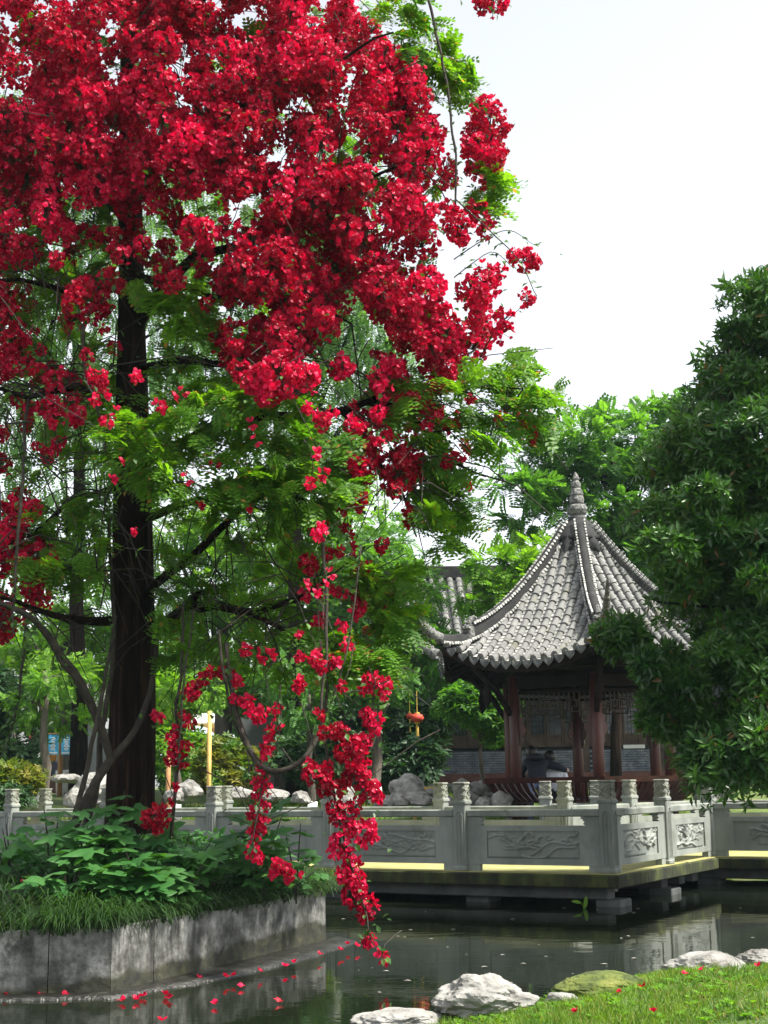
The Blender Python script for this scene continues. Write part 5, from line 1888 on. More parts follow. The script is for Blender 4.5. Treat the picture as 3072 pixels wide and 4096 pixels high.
tree('broadleaf_tree', 'blue green tree in front of the hall, left of the pavilion eave', 'tree', (868, 33), 1330, [(850, 1290, 33, 90, 100), (890, 1420, 32.5, 75, 70), (810, 1210, 33.5, 80, 70), (800, 1380, 33, 80, 80), (930, 1500, 32, 60, 50), (760, 1290, 33, 70, 90), (930, 1390, 32.6, 40, 40)], 2500, .34, FROND, 'leaf_back', .15, group=G1)
tree('round_shrub', 'bright rounded small tree under the left pavilion eave', 'shrub', (1040, 29.5), 1560, [(1030, 1525, 29.5, 58, 50), (1070, 1545, 29.6, 40, 45), (1000, 1510, 29.4, 36, 34), (1060, 1490, 29.5, 40, 30), (1080, 1590, 29.5, 30, 22)], 2600, .13, SPRIG, 'leaf_back', .06, down=-.1, sig=.2)
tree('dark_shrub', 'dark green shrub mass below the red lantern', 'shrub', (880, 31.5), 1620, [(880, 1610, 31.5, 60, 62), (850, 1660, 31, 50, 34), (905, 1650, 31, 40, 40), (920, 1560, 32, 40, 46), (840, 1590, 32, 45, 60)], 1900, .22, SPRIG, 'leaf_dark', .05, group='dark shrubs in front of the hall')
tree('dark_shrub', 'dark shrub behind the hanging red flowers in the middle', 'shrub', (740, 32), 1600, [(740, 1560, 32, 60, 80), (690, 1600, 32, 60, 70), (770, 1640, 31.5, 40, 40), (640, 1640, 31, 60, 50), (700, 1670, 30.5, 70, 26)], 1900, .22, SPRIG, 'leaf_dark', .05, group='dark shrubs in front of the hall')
G2 = 'lime green trees beyond the far bank'
tree('garden_tree', 'lime green tree right behind the big dark trunk', 'tree', (480, 38), 1330, [(430, 1250, 38, 120, 110), (540, 1150, 38, 130, 110), (470, 1390, 37, 110, 70), (390, 1440, 37.5, 80, 80), (360, 1130, 38, 90, 90)], 2400, .40, FROND, 'leaf_lime', .30, group=G2)
tree('garden_tree', 'yellow green tree in the middle behind the red flower strands', 'tree', (620, 36), 1330, [(620, 1330, 36, 100, 90), (690, 1190, 36, 110, 110), (640, 1450, 35.5, 90, 60), (560, 1480, 35, 70, 50), (700, 1400, 35.5, 80, 70), (600, 1200, 36.5, 100, 90), (800, 1140, 36.5, 100, 80)], 2600, .36, FROND, 'leaf_lime', .18, group=G2)
tree('garden_tree', 'bright tree left of the trunk above the blue banners', 'tree', (140, 39), 1380, [(150, 1380, 39, 90, 70), (70, 1460, 39, 70, 60), (220, 1490, 38.5, 60, 50), (200, 1330, 39.5, 90, 70), (120, 1540, 38.5, 70, 34), (60, 1360, 39, 70, 70), (240, 1410, 39, 50, 60)], 2000, .36, FROND, 'leaf_lime', .18, group=G2, white=1.3)
tree('garden_tree', 'pale trunked tree with whitewashed foot left of the banners', 'tree', (77, 34), 1400, [(60, 1400, 34, 70, 40), (110, 1450, 34, 60, 40), (150, 1560, 34, 60, 22)], 420, .30, FROND, 'leaf_lime', .10, group=G2, white=1.1)
tree('garden_tree', 'dark trunked tree with white painted foot beside the blue banner', 'tree', (98, 32), 1450, [(130, 1460, 32, 70, 40), (60, 1520, 32, 50, 30)], 420, .26, FROND, 'leaf_lime', .12, group=G2, white=1.0)
tree('dark_tree', 'dark leafy tree at the left edge below the dark roof', 'tree', (15, 33), 1560, [(20, 1580, 33, 60, 60), (-40, 1520, 33, 70, 80), (40, 1640, 32.5, 50, 40), (10, 1500, 33.5, 40, 40)], 1100, .22, SPRIG, 'leaf_dark', .10)
tree('garden_tree', 'slim tree with spotted white trunk beside the orange post', 'tree', (381, 29.5), 1500, [(370, 1500, 29.5, 70, 40), (430, 1480, 29.5, 50, 36)], 420, .26, FROND, 'leaf_lime', .10, group=G2, white=1.0)
tree('garden_tree', 'slim tree with white trunk foot behind the middle flower strand', 'tree', (671, 28.5), 1500, [(660, 1520, 28.5, 50, 50), (610, 1460, 28.5, 50, 40), (700, 1470, 28.5, 40, 40)], 520, .24, FROND, 'leaf_back', .085, group=G2, white=.9)
tree('garden_tree', 'tree with pale cream whitewashed trunk left of the boulder', 'tree', (813, 30), 1440, [(800, 1440, 30, 50, 50), (850, 1480, 30, 50, 30), (760, 1480, 30, 40, 40)], 560, .24, FROND, 'leaf_back', .13, group=G2, white=1.35)
tree('garden_tree', 'grey trunked tree behind the round bush', 'tree', (478, 35), 1450, [(470, 1480, 35, 60, 30), (520, 1500, 35, 50, 30)], 420, .28, FROND, 'leaf_lime', .22, group=G2)
tree('round_shrub', 'round olive green bush right of the yellow post', 'shrub', (490, 32), 1690, [(480, 1650, 32, 45, 50), (520, 1660, 32, 36, 40), (450, 1680, 32, 30, 28), (500, 1690, 31.5, 40, 22)], 2600, .12, SPRIG, 'leaf_gold', 0, down=-.2, sig=.2)
tree('round_shrub', 'gold tipped hedge bush at the left frame edge', 'shrub', (30, 25.5), 1690, [(30, 1680, 26.2, 50, 26), (0, 1700, 26.2, 50, 34), (60, 1694, 26.2, 24, 26)], 2600, .10, SPRIG, 'leaf_gold', 0, down=-.4, sig=.2)
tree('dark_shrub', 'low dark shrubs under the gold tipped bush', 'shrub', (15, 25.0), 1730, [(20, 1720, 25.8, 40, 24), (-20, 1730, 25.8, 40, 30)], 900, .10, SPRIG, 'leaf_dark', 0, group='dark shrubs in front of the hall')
# low spiky palm
sp_ = at(520, 1722, 27.5)
cy = thing('spiky_palm', 'low dark spiky palm right of the round bush', 'palm', (sp_.x, 27.5, gz(sp_.x, 27.5)))
nl = 34
a = RNG.uniform(0, 6.28, nl)
V, F = scatter(*frond_t(12, 1.0, .16, .025, .35, False), np.tile([0, 0, .15], (nl, 1)), frames(np.stack([np.cos(a), np.sin(a), RNG.uniform(.1, 1.1, nl)], -1), np.tile([0, 0, 1.], (nl, 1))), RNG.uniform(.45, .62, nl))
put('fronds', np_mesh('fronds', V, F, M['leaf_dark']), cy, kind='stuff')
m = MB()
m.lathe([(.10, -.1), (.11, .08), (.06, .18)], 8)
put('trunk', m.mesh('trunk', M['bark_grey']), cy)
# tall pale trees that fill the gaps behind the flowering canopy
PALE = frond_t(9, 1.0, .24, .12, .45)
tree('pale_tree', 'tall pale feathery tree behind the middle of the red canopy', 'tree', (640, 33), 500, [(650, 560, 33, 120, 200), (760, 700, 33, 110, 140), (560, 800, 33, 120, 160), (720, 400, 33, 90, 180), (830, 820, 33, 80, 90), (690, 960, 33, 120, 110)], 2600, .55, PALE, 'leaf_pale', .22, down=1.3, clump=8, bark='bark', group='pale tall trees behind the canopy', shell=.1, sig=.3)
tree('pale_tree', 'tall pale feathery tree behind the left part of the canopy', 'tree', (170, 35), 500, [(150, 620, 35, 170, 200), (60, 860, 35, 110, 170), (250, 880, 35, 110, 170), (390, 680, 35, 120, 190), (130, 1120, 35, 150, 120), (330, 420, 35, 150, 200), (100, 330, 35, 170, 190)], 3000, .55, PALE, 'leaf_pale', .22, down=1.3, clump=8, bark='bark', group='pale tall trees behind the canopy', shell=.1, sig=.3)

V, F = crown_cloud([(x, 1560 - 90 * abs(math.sin(x * .011)), 62, 150, 110) for x in range(-300, 900, 110)], 5200, .75, FROND, 14, .2, .1)
c = V.mean(0)
put('far_woods', np_mesh('far_woods', V - c, F, M['leaf_lime']), None, Vector(c.tolist()), kind='stuff', label='sunlit green woods beyond the market at the far left', category='woods')
tree('round_shrub', 'fresh green bush between the big trunk and the orange brown post', 'shrub', (350, 33), 1650, [(345, 1610, 33, 40, 70), (390, 1660, 33, 40, 44), (330, 1560, 33.5, 40, 60), (410, 1620, 33.5, 30, 40)], 2000, .15, SPRIG, 'leaf_lime', .04, down=-.1, sig=.2)
# low undergrowth on the island
q = poly_sample([(-3.6, 12.6), (-2.6, 12.1), (-1.9, 12.9), (-.9, 14.4), (-1.3, 15.4), (-4, 15.5)], 900)
hh = RNG.uniform(.05, .38, len(q))
P = np.column_stack([q, isl_z(q[:, 0], q[:, 1]) + hh])
P = np.repeat(P, 4, 0) + RNG.normal(size=(len(P) * 4, 3)) * .05
D = norm(rand_unit(len(P)) + np.array([0, -.3, .1]))
V, F = scatter(*leaf_t(1, .62, .06), P, frames(D, norm(np.array([0, -.35, 1.]) + rand_unit(len(P)) * .4)), RNG.uniform(.06, .13, len(P)))
put('undergrowth', np_mesh('undergrowth', V, F, M['leaf_broad']), kind='stuff', label='low leafy undergrowth between the plants on the island', category='undergrowth')
# ---- the big evergreen on the right
WHORL = join([(lambda v, f: (v @ np.array(Matrix.Rotation(az, 3, 'Z') @ Matrix.Rotation(el, 3, 'X')).T, f))(*leaf_s(1, .30, .06)) for az, el in ((0, .55), (1.25, -.35), (2.3, .35), (3.3, -.15), (4.4, .6), (5.3, -.5), (.5, 1.1), (3.8, 1.0), (2.6, -.8))])
WHORL = (WHORL[0] + np.repeat(np.random.default_rng(4).uniform(-.25, .25, (9, 3)), 4, 0), WHORL[1])
rt = thing('evergreen_tree', 'dense dark glossy evergreen tree filling the right edge of the picture', 'tree', (6.9, 16.6, gz(6.9, 16.6)))
EV = [(1720, 580), (1676, 630), (1640, 660), (1612, 690), (1600, 730), (1580, 790), (1585, 860), (1520, 905), (1462, 935), (1452, 1000), (1412, 1070), (1398, 1110), (1432, 1150), (1428, 1210), (1450, 1270), (1482, 1320), (1520, 1370), (1540, 1440), (1540, 1560), (1520, 1600), (1530, 1650), (1560, 1680), (1600, 1700), (1650, 1705), (1720, 1720), (1900, 1600), (1950, 900), (1850, 600)]
EV2 = [(1315, 1362), (1350, 1360), (1430, 1400), (1490, 1430), (1510, 1470), (1490, 1590), (1430, 1580), (1410, 1560), (1420, 1510), (1440, 1470), (1370, 1430), (1320, 1395)]
def ev_pts(poly, n, Y0, Y1, per=80, r0=.22, r1=.50):
    k = n // per
    q = poly_sample(poly, k)
    Y = RNG.uniform(Y0, Y1, k) + .5 * np.sin(q[:, 1] * .021) * np.cos(q[:, 0] * .017)
    c = np.repeat(at_np(q[:, 0], q[:, 1], Y), per, 0)
    rr = np.repeat(RNG.uniform(r0, r1, k), per)
    u = norm(rand_unit(k * per) + np.array([-.10, -.45, .45]))
    p = c + u * (rr * RNG.uniform(.72, 1.05, k * per))[:, None] * np.array([1.15, 1, .75])
    d = norm(u * .9 + rand_unit(len(p)) * .7 + np.array([-.1, -.1, .1]))
    return p, d
ps, ds = zip(ev_pts(EV, 15200, 14.7, 17.2, 80, .2, .55), ev_pts(EV2, 1700, 15.3, 16.0, 60, .12, .26))
P, D = np.concatenate(ps), np.concatenate(ds)
x_ = norm(np.cross(D, rand_unit(len(P))))
RM = np.stack([x_, np.cross(D, x_), D], -1)
V, F = scatter(WHORL[0], WHORL[1], P, RM, RNG.uniform(.65, 1.3, len(P)) * .132)
c = V.mean(0)
put('crown', np_mesh('crown', V - c, F, M['leaf_right']), rt, Vector(c.tolist()) - wloc(rt), kind='stuff')
m = MB()
m.tube([(6.9, 16.6, 0), (6.8, 16.6, 1.6), (6.6, 16.5, 3.2), (6.5, 16.4, 5.2), (6.3, 16.3, 7.5)], [.24, .2, .17, .12, .06], 12, jit=.05)
part('trunk', m, M['bark'], rt, True)
for tx, ty, y0 in ((1390, 1430, 2.0), (1440, 1150, 2.8), (1500, 950, 3.4), (1480, 1560, 1.7), (1580, 1700, 1.5), (1560, 760, 4.4), (1640, 650, 5.4), (1420, 1300, 2.6), (1600, 1250, 3.6)):
    e_ = at(tx, ty, 16.0)
    s = Vector((6.7, 16.5, y0))
    m = MB()
    m.tube([s, s.lerp(e_, .5) + Vector((0, 0, .35)), e_], [.07, .045, .012], 6)
    part('limb', m, M['bark'], rt, True)

# ------------------------------------------------------------------ the big conifer on the island
TY = 13.6
foot = at(284, 1760, TY)
foot.z = .5
bt = thing('cypress_tree', 'big feathery conifer with tall dark fibrous trunk standing on the island', 'tree', foot)
tr_px = [(282, 1800, .250), (283, 1740, .228), (286, 1560, .218), (287, 1400, .212), (287, 1200, .200), (286, 1000, .178), (284, 800, .152), (283, 600, .130), (281, 380, .112), (279, 150, .095), (277, -100, .08), (275, -420, .055), (274, -760, .02)]
m = MB()
n = 64
rows = []
dn = []
for (a_, b2) in zip(tr_px[:-1], tr_px[1:]):
    for i in range(16):
        f = i / 16
        dn.append(tuple(a_[j] * (1 - f) + b2[j] * f for j in range(3)))
dn.append(tr_px[-1])
for (x, y, r_) in dn:
    c = at(x, y, TY)
    row_ = []
    for k in range(n + 1):
        a = 2 * math.pi * (k % n) / n
        q = Vector((math.cos(a) * 2.6, math.sin(a) * 2.6, c.z * .35))
        rr = r_ * (1 + .11 * mnoise.noise(q * 2.4) + .06 * mnoise.noise(q * 6) + .10 * max(0, .9 - c.z) * math.cos(a * 5) + .055 * abs(mnoise.noise(Vector((math.cos(a) * 7, math.sin(a) * 7, c.z * .7)))) - .05 * abs(mnoise.noise(Vector((math.cos(a) * 13, math.sin(a) * 13, c.z * 1.3)))))
        row_.append(c + Vector((math.cos(a) * rr, math.sin(a) * rr, 0)))
    rows.append(row_)
m.grid(rows, flip=False)
part('trunk', m, M['bark'], bt, True)
LIMBS = [
    [(325, 1368, 13.5, .085), (395, 1330, 13.2, .07), (460, 1310, 13, .05), (560, 1320, 12.8, .035), (640, 1292, 12.6, .025), (720, 1240, 12.4, .012)],
    [(395, 1330, 13.2, .05), (430, 1290, 13.1, .04), (470, 1280, 13, .03)],
    [(540, 1318, 12.8, .03), (620, 1365, 12.6, .022), (700, 1430, 12.5, .012)],
    [(310, 1000, 13.5, .07), (450, 930, 13.1, .06), (560, 900, 12.9, .05), (680, 905, 12.7, .045), (790, 870, 12.5, .035), (880, 890, 12.5, .028), (960, 990, 12.5, .018), (1050, 1030, 12.5, .008)],
    [(790, 870, 12.5, .03), (900, 835, 12.6, .022), (1000, 830, 12.6, .016), (1130, 840, 12.7, .008)],
    [(740, 890, 12.6, .03), (800, 960, 12.4, .022), (860, 1060, 12.4, .014), (900, 1160, 12.4, .008)],
    [(300, 700, 13.5, .06), (420, 550, 13, .05), (540, 515, 12.6, .04), (650, 440, 12.3, .03), (800, 380, 12.2, .018), (940, 340, 12.2, .008)],
    [(300, 800, 13.5, .05), (420, 775, 13, .04), (520, 790, 12.7, .028), (640, 760, 12.4, .014)],
    [(270, 900, 13.5, .05), (170, 840, 13.1, .04), (60, 860, 12.8, .025), (-60, 820, 12.6, .012)],
    [(268, 1345, 13.5, .05), (160, 1335, 13.2, .04), (60, 1315, 13, .025), (-50, 1280, 12.9, .012)],
    [(312, 1285, 13.5, .05), (440, 1180, 13.1, .04), (540, 1090, 12.8, .03), (640, 1010, 12.5, .014)],
    [(275, 480, 13.5, .06), (180, 385, 13, .045), (60, 300, 12.7, .03), (-80, 260, 12.5, .012)],
    [(285, 400, 13.5, .06), (420, 280, 13, .045), (560, 200, 12.6, .03), (700, 150, 12.3, .02), (850, 70, 12.3, .01)],
    [(280, 250, 13.5, .05), (350, 120, 13.1, .035), (440, 0, 12.9, .02), (520, -120, 12.8, .01)],
    [(268, 620, 13.5, .05), (160, 640, 13, .035), (40, 600, 12.7, .02), (-60, 610, 12.5, .01)],
    [(265, 1040, 13.5, .045), (150, 1090, 13.1, .03), (60, 1160, 12.9, .015)],
    [(300, 600, 13.4, .05), (450, 640, 12.9, .035), (600, 640, 12.5, .02), (760, 700, 12.4, .01)],
    [(310, 1120, 13.4, .05), (430, 1080, 13, .035), (560, 1060, 12.6, .02), (700, 1090, 12.4, .01)]]
limb_pts = []
for L_ in LIMBS:
    pts = [at(x, y, Y) for x, y, Y, _ in L_]
    rad = [r_ for *_, r_ in L_]
    d_, rd2 = [], []
    for i in range(len(pts) - 1):
        for s in range(4):
            f = s / 4
            p = pts[i].lerp(pts[i + 1], f)
            d_.append(p + Vector((mnoise.noise(p * 2.1), mnoise.noise(p * 2.1 + Vector((5, 5, 5))), mnoise.noise(p * 2.1 + Vector((9, 1, 4))))) * .06 * (i + s > 0))
            rd2.append(rad[i] * (1 - f) + rad[i + 1] * f)
    d_.append(pts[-1])
    rd2.append(rad[-1])
    limb_pts += d_[2:]
    m = MB()
    m.tube(d_, rd2, 7, jit=.06)
    part('limb', m, M['bark'], bt, True)
# drooping twigs: too many to count
LEFT = [at(random.uniform(-60, 260), random.uniform(480, 1250), random.uniform(12.4, 13.6)) for _ in range(150)]
m = MB()
for i in range(640):
    s = random.choice(limb_pts) if i < 420 else random.choice(LEFT)
    dr = Vector((random.gauss(0, .5), random.gauss(-.15, .4), random.gauss(-.25, .35)))
    e_ = s + dr
    m.tube([s, s.lerp(e_, .5) + Vector((0, 0, .08)), e_ + Vector((0, 0, -.08))], [.009, .006, .003], 4, cap=False)
part('twigs', m, M['vine'], bt, kind='stuff')
# feathery foliage
def fan(seed):
    random.seed(seed)
    ps_ = []
    for i in range(8):
        v, f = frond_t(6, 1.0, .33, .155, .32)
        az = -1.15 + 2.3 * i / 8 + random.uniform(-.12, .12)
        rot = Matrix.Rotation(az, 3, 'Z') @ Matrix.Rotation(random.uniform(-.45, .15), 3, 'X')
        sc = random.uniform(.6, 1.05) * (1 - .22 * abs(az))
        ps_.append((v @ np.array(rot).T * sc + np.array([0, .12 * random.random(), 0]), f))
    return join(ps_)
FANS = [fan(s) for s in range(4)]
random.seed(99)
FOL = [([(200, 900), (330, 850), (470, 825), (640, 855), (740, 950), (770, 1060), (640, 1120), (480, 1090), (330, 1070), (220, 1010)], 190, 11.5, 12.8, 1),
       ([(305, 635), (430, 615), (470, 690), (350, 720)], 16, 12.1, 12.7, 1),
       ([(770, 800), (960, 785), (1120, 760), (1205, 850), (1170, 930), (1050, 960), (930, 930), (800, 900)], 90, 12.0, 13.3, 1),
       ([(880, 940), (980, 980), (1010, 1150), (940, 1190), (880, 1110)], 42, 12.2, 13.2, 1),
       ([(740, 1180), (880, 1240), (910, 1320), (870, 1390), (800, 1350)], 44, 12.2, 13.2, 1),
       ([(640, 1330), (840, 1380), (860, 1430), (830, 1470), (780, 1480), (660, 1440)], 40, 12.0, 13.0, 1),
       ([(800, -40), (930, 0), (1010, 200), (950, 240), (860, 120)], 44, 12.2, 13.0, 1),
       ([(1000, 370), (1060, 360), (1072, 440), (1020, 460)], 10, 12.2, 12.8, 1),
       ([(240, 1040), (60, 1090), (80, 1270), (240, 1260)], 34, 12.3, 13.4, 1),
       ([(340, 1080), (740, 1100), (680, 1340), (340, 1340)], 56, 12.4, 13.6, 1),
       ([(340, 1340), (640, 1330), (600, 1460), (360, 1440)], 20, 12.4, 13.6, 1),
       ([(0, 0), (800, 0), (960, 300), (900, 640), (700, 700), (300, 640), (0, 640)], 120, 12.7, 14.6, 1),
       ([(0, 640), (260, 660), (250, 1000), (0, 1040)], 46, 12.9, 14.2, 1),
       ([(0, 420), (250, 430), (260, 660), (0, 640)], 40, 12.9, 14.2, 1),
       ([(330, 640), (600, 640), (600, 860), (330, 860)], 26, 12.6, 13.8, 1),
       ([(-380, -380), (800, -420), (780, -20), (-10, -20), (-20, 1300), (-380, 1200)], 130, 12.0, 15.0, 1),
       ([(1000, 200), (960, 120), (1010, 130)], 3, 12.4, 12.6, 1)]
acc = []
for poly, n, Y0, Y1, sz in FOL:
    n = int(n * 1.75)
    q = poly_sample(poly, n)
    Y = RNG.uniform(Y0, Y1, n)
    P = at_np(q[:, 0], q[:, 1], Y)
    ax = np.array(at(284, 900, TY))
    out = P - np.array([ax[0], ax[1], 0])
    out[:, 2] = 0
    out = norm(out)
    d = norm(out + RNG.normal(size=(n, 3)) * .7 + np.array([0, -.25, -.25]))
    RM = frames(d, norm(np.tile([0, -.2, 1.], (n, 1)) + RNG.normal(size=(n, 3)) * .42))
    S = RNG.uniform(.65, 1.2, n) * .255
    k = RNG.integers(0, 4, n)
    for j in range(4):
        if (k == j).any():
            acc.append(scatter(FANS[j][0], FANS[j][1], P[k == j], RM[k == j], S[k == j]))
V, F = join(acc)
c = V.mean(0)
put('crown', np_mesh('crown', V - c, F, M['leaf_cypress']), bt, Vector(c.tolist()) - foot, kind='stuff')

# ------------------------------------------------------------------ bougainvillea
bv = thing('bougainvillea', 'huge crimson bougainvillea climbing the conifer and trailing down to the pond', 'climbing plant', at(125, 1868, 12.7))
def vineY(x, y):
    return 11.75 + 2.0e-6 * ((x - 600) ** 2 + .5 * (y - 500) ** 2)
STEMS = [
    [(122, 1872, 12.7, .062), (150, 1800, 12.7, .055), (200, 1705, 12.7, .045), (238, 1642, 12.8, .04), (288, 1585, 12.9, .03), (320, 1510, 13, .026), (336, 1440, 13.1, .022), (348, 1330, 13.1, .018)],
    [(238, 1642, 12.8, .034), (226, 1590, 12.8, .04), (200, 1530, 12.8, .044), (165, 1465, 12.7, .045), (120, 1400, 12.6, .04), (60, 1330, 12.5, .03), (-40, 1290, 12.4, .02)],
    [(228, 1600, 12.8, .026), (185, 1500, 12.7, .024), (140, 1440, 12.6, .02), (118, 1395, 12.6, .018)],
    [(140, 1870, 12.9, .035), (190, 1770, 12.9, .032), (212, 1690, 12.9, .030), (216, 1600, 12.9, .028), (232, 1520, 13, .024), (246, 1380, 13.1, .022), (240, 1240, 13.1, .018), (236, 1100, 13.1, .014)],
    [(160, 1760, 12.6, .026), (188, 1660, 12.6, .024), (205, 1580, 12.6, .022), (222, 1500, 12.7, .018), (250, 1330, 12.8, .014)],
    [(488, 1390, 12.2, .02), (500, 1490, 12.1, .026), (525, 1585, 12, .028), (555, 1648, 12, .028), (600, 1666, 11.9, .024), (655, 1640, 11.9, .022), (692, 1575, 12, .018), (705, 1480, 12, .014), (690, 1380, 12.1, .012)],
    [(470, 1360, 12.2, .012), (484, 1460, 12.1, .013), (505, 1560, 12.05, .014), (530, 1610, 12, .012)],
    [(545, 1650, 12, .014), (535, 1668, 12, .010), (532, 1690, 12, .006)],
    [(395, 1300, 12.4, .012), (392, 1440, 12.3, .013), (378, 1540, 12.3, .013), (392, 1600, 12.3, .013), (380, 1690, 12.3, .016), (370, 1800, 12.4, .018), (366, 1850, 12.5, .02)],
    [(420, 1320, 12.3, .009), (398, 1450, 12.2, .010), (390, 1560, 12.2, .010), (384, 1660, 12.2, .008)],
    [(918, -20, 11.9, .014), (950, 100, 11.9, .014), (966, 190, 11.9, .013), (976, 270, 11.9, .012), (986, 370, 11.9, .011), (984, 440, 11.9, .009)],
    [(690, 1090, 12, .016), (700, 1220, 11.9, .016), (706, 1390, 11.8, .014), (695, 1540, 11.7, .012), (722, 1700, 11.6, .011), (752, 1850, 11.55, .010), (790, 1960, 11.5, .008), (800, 2020, 11.5, .005), (832, 2075, 11.5, .003)],
    [(780, 1180, 12, .008), (760, 1330, 11.9, .009), (740, 1440, 11.8, .008), (700, 1560, 11.8, .007)],
    [(840, 1520, 11.8, .008), (815, 1580, 11.8, .008), (790, 1640, 11.7, .007)],
    [(630, 560, 12.0, .035), (637, 700, 12.0, .034), (643, 850, 12.1, .03), (650, 960, 12.3, .02), (640, 1080, 12.5, .015)],
    [(180, 700, 12.4, .02), (185, 800, 12.4, .018), (225, 950, 12.4, .014), (215, 1080, 12.4, .01)],
    [(540, 1850, 11.9, .007), (556, 1770, 11.9, .007), (566, 1690, 11.95, .006), (600, 1600, 12, .006), (606, 1480, 12, .007)],
    [(985, 430, 11.9, .008), (1060, 500, 12, .006), (1120, 560, 12.1, .005), (1160, 640, 12.1, .004)],
    [(980, 560, 12, .006), (1040, 520, 12, .005), (1100, 497, 12, .004), (1155, 530, 12, .002)],
    [(980, 600, 12, .006), (1060, 545, 12, .004), (1110, 580, 12, .003)],
    [(970, 200, 11.9, .005), (1010, 215, 11.9, .004), (1060, 250, 11.9, .003)],
    [(880, 1000, 12.2, .01), (950, 985, 12.2, .008), (990, 1000, 12.2, .005), (1010, 1050, 12.2, .003)],
    [(60, 1330, 12.5, .014), (48, 1420, 12.4, .012), (40, 1500, 12.4, .010), (24, 1580, 12.4, .008), (0, 1640, 12.4, .005)],
    [(62, 862, 12.8, .016), (54, 940, 12.5, .016), (50, 1020, 12.3, .016), (40, 1150, 12.2, .016), (30, 1300, 12.2, .012), (25, 1375, 12.2, .006)],
    [(1060, -60, 11.8, .010), (1066, -10, 11.8, .008), (1062, 25, 11.8, .005)]]
for L_ in STEMS:
    pts = [at(x, y, Y) for x, y, Y, _ in L_]
    d_, rd2 = [], []
    for i in range(len(pts) - 1):
        p0, p1, p2, p3 = pts[max(i - 1, 0)], pts[i], pts[i + 1], pts[min(i + 2, len(pts) - 1)]
        for s in range(5):
            t = s / 5
            p = .5 * ((2 * p1) + (p2 - p0) * t + (2 * p0 - 5 * p1 + 4 * p2 - p3) * t * t + (-p0 + 3 * p1 - 3 * p2 + p3) * t ** 3)
            d_.append(p + Vector((mnoise.noise(p * 4), mnoise.noise(p * 4 + Vector((5, 5, 5))), 0)) * .02)
            rd2.append(L_[i][3] * (1 - t) + L_[i + 1][3] * t)
    d_.append(pts[-1])
    rd2.append(L_[-1][3])
    m = MB()
    m.tube(d_, rd2, 7, jit=.08)
    part('stem', m, M['vine'], bv, True)
# flower heads: three papery bracts round a white floret
def flower_np(seed):
    rg = np.random.default_rng(seed)
    parts_ = []
    for b in range(3):
        L, W = rg.uniform(.88, 1.08), rg.uniform(.90, 1.10)
        v = np.array([[0, .02, 0], [-W * .40, L * .32, .02], [0, L * .40, .12], [W * .40, L * .32, .02], [-W * .36, L * .72, .04 + rg.uniform(-.1, .1)], [0, L * .72, .10], [W * .36, L * .72, .04 + rg.uniform(-.1, .1)], [0, L * 1.0, -.02 + rg.uniform(-.12, .08)]])
        f = [np.array([[0, 2, 1], [0, 3, 2], [4, 5, 7], [5, 6, 7]]), np.array([[1, 2, 5, 4], [2, 3, 6, 5]])]
        rot = Matrix.Rotation(b * 2.094 + rg.uniform(-.25, .25), 3, 'Z') @ Matrix.Rotation(rg.uniform(.45, 1.0), 3, 'X')
        parts_.append((v @ np.array(rot).T, f))
    return join(parts_)
FLW = [flower_np(s) for s in range(6)]
def cluster_np(seed, n, rx, rz, fs=.049):
    rg = np.random.default_rng(seed)
    acc_, wht = [], []
    u = norm(rg.normal(size=(n, 3)) + np.array([0, -.35, -.05]))
    r_ = rg.uniform(.35, 1.0, n) ** .6
    P = u * r_[:, None] * np.array([rx, rx * .8, rz])
    d = norm(u + rg.normal(size=(n, 3)) * .35)
    x = norm(np.cross(d, norm(rg.normal(size=(n, 3)))))
    RM = np.stack([x, np.cross(d, x), d], -1)
    k = rg.integers(0, 6, n)
    S = rg.uniform(.8, 1.2, n) * fs
    for j in range(6):
        if (k == j).any():
            acc_.append(scatter(FLW[j][0], FLW[j][1], P[k == j], RM[k == j], S[k == j]))
    V, F = join(acc_)
    nf = sum(len(f) for f in F)
    # white florets
    w = rg.random(n) < .5
    tv = np.array([[0, .10, .30], [-.09, -.05, .30], [.09, -.05, .30], [0, 0, .0]])
    V2, F2 = scatter(tv, [np.array([[0, 1, 2], [0, 3, 1], [1, 3, 2], [2, 3, 0]])], P[w], RM[w], S[w])
    # thin stalks from the middle of the truss to every flower
    h = np.array([.004, 0, 0])
    sv = np.stack([np.tile(-h, (n, 1)), np.tile(h, (n, 1)), P + h, P - h], 1).reshape(-1, 3)
    V2 = np.concatenate([V2, sv])
    F2 = F2 + [np.arange(4 * n).reshape(n, 4) + len(V2) - 4 * n]
    mi = np.concatenate([np.zeros(nf, int), np.ones(sum(len(f) for f in F2[:-1]), int), np.full(n, 2)])
    return V, F, V2, F2, mi
CLU = []
for i, (n, rx, rz) in enumerate([(46, .14, .15), (60, .17, .18), (40, .11, .12), (27, .085, .095), (16, .065, .07), (8, .046, .05), (2, .03, .03), (50, .13, .21)]):
    for v in range(2):
        V, F, V2, F2, mi = cluster_np(i * 7 + v, n, rx, rz)
        FF = F + [f + len(V) for f in F2]
        VV = np.concatenate([V, V2])
        CLU.append((np_mesh('flower_cluster', VV, FF, [M['bract'], M['floret'], M['vine']], mi), VV, FF, mi))
def clu(i):
    return i * 2 + random.randrange(2)
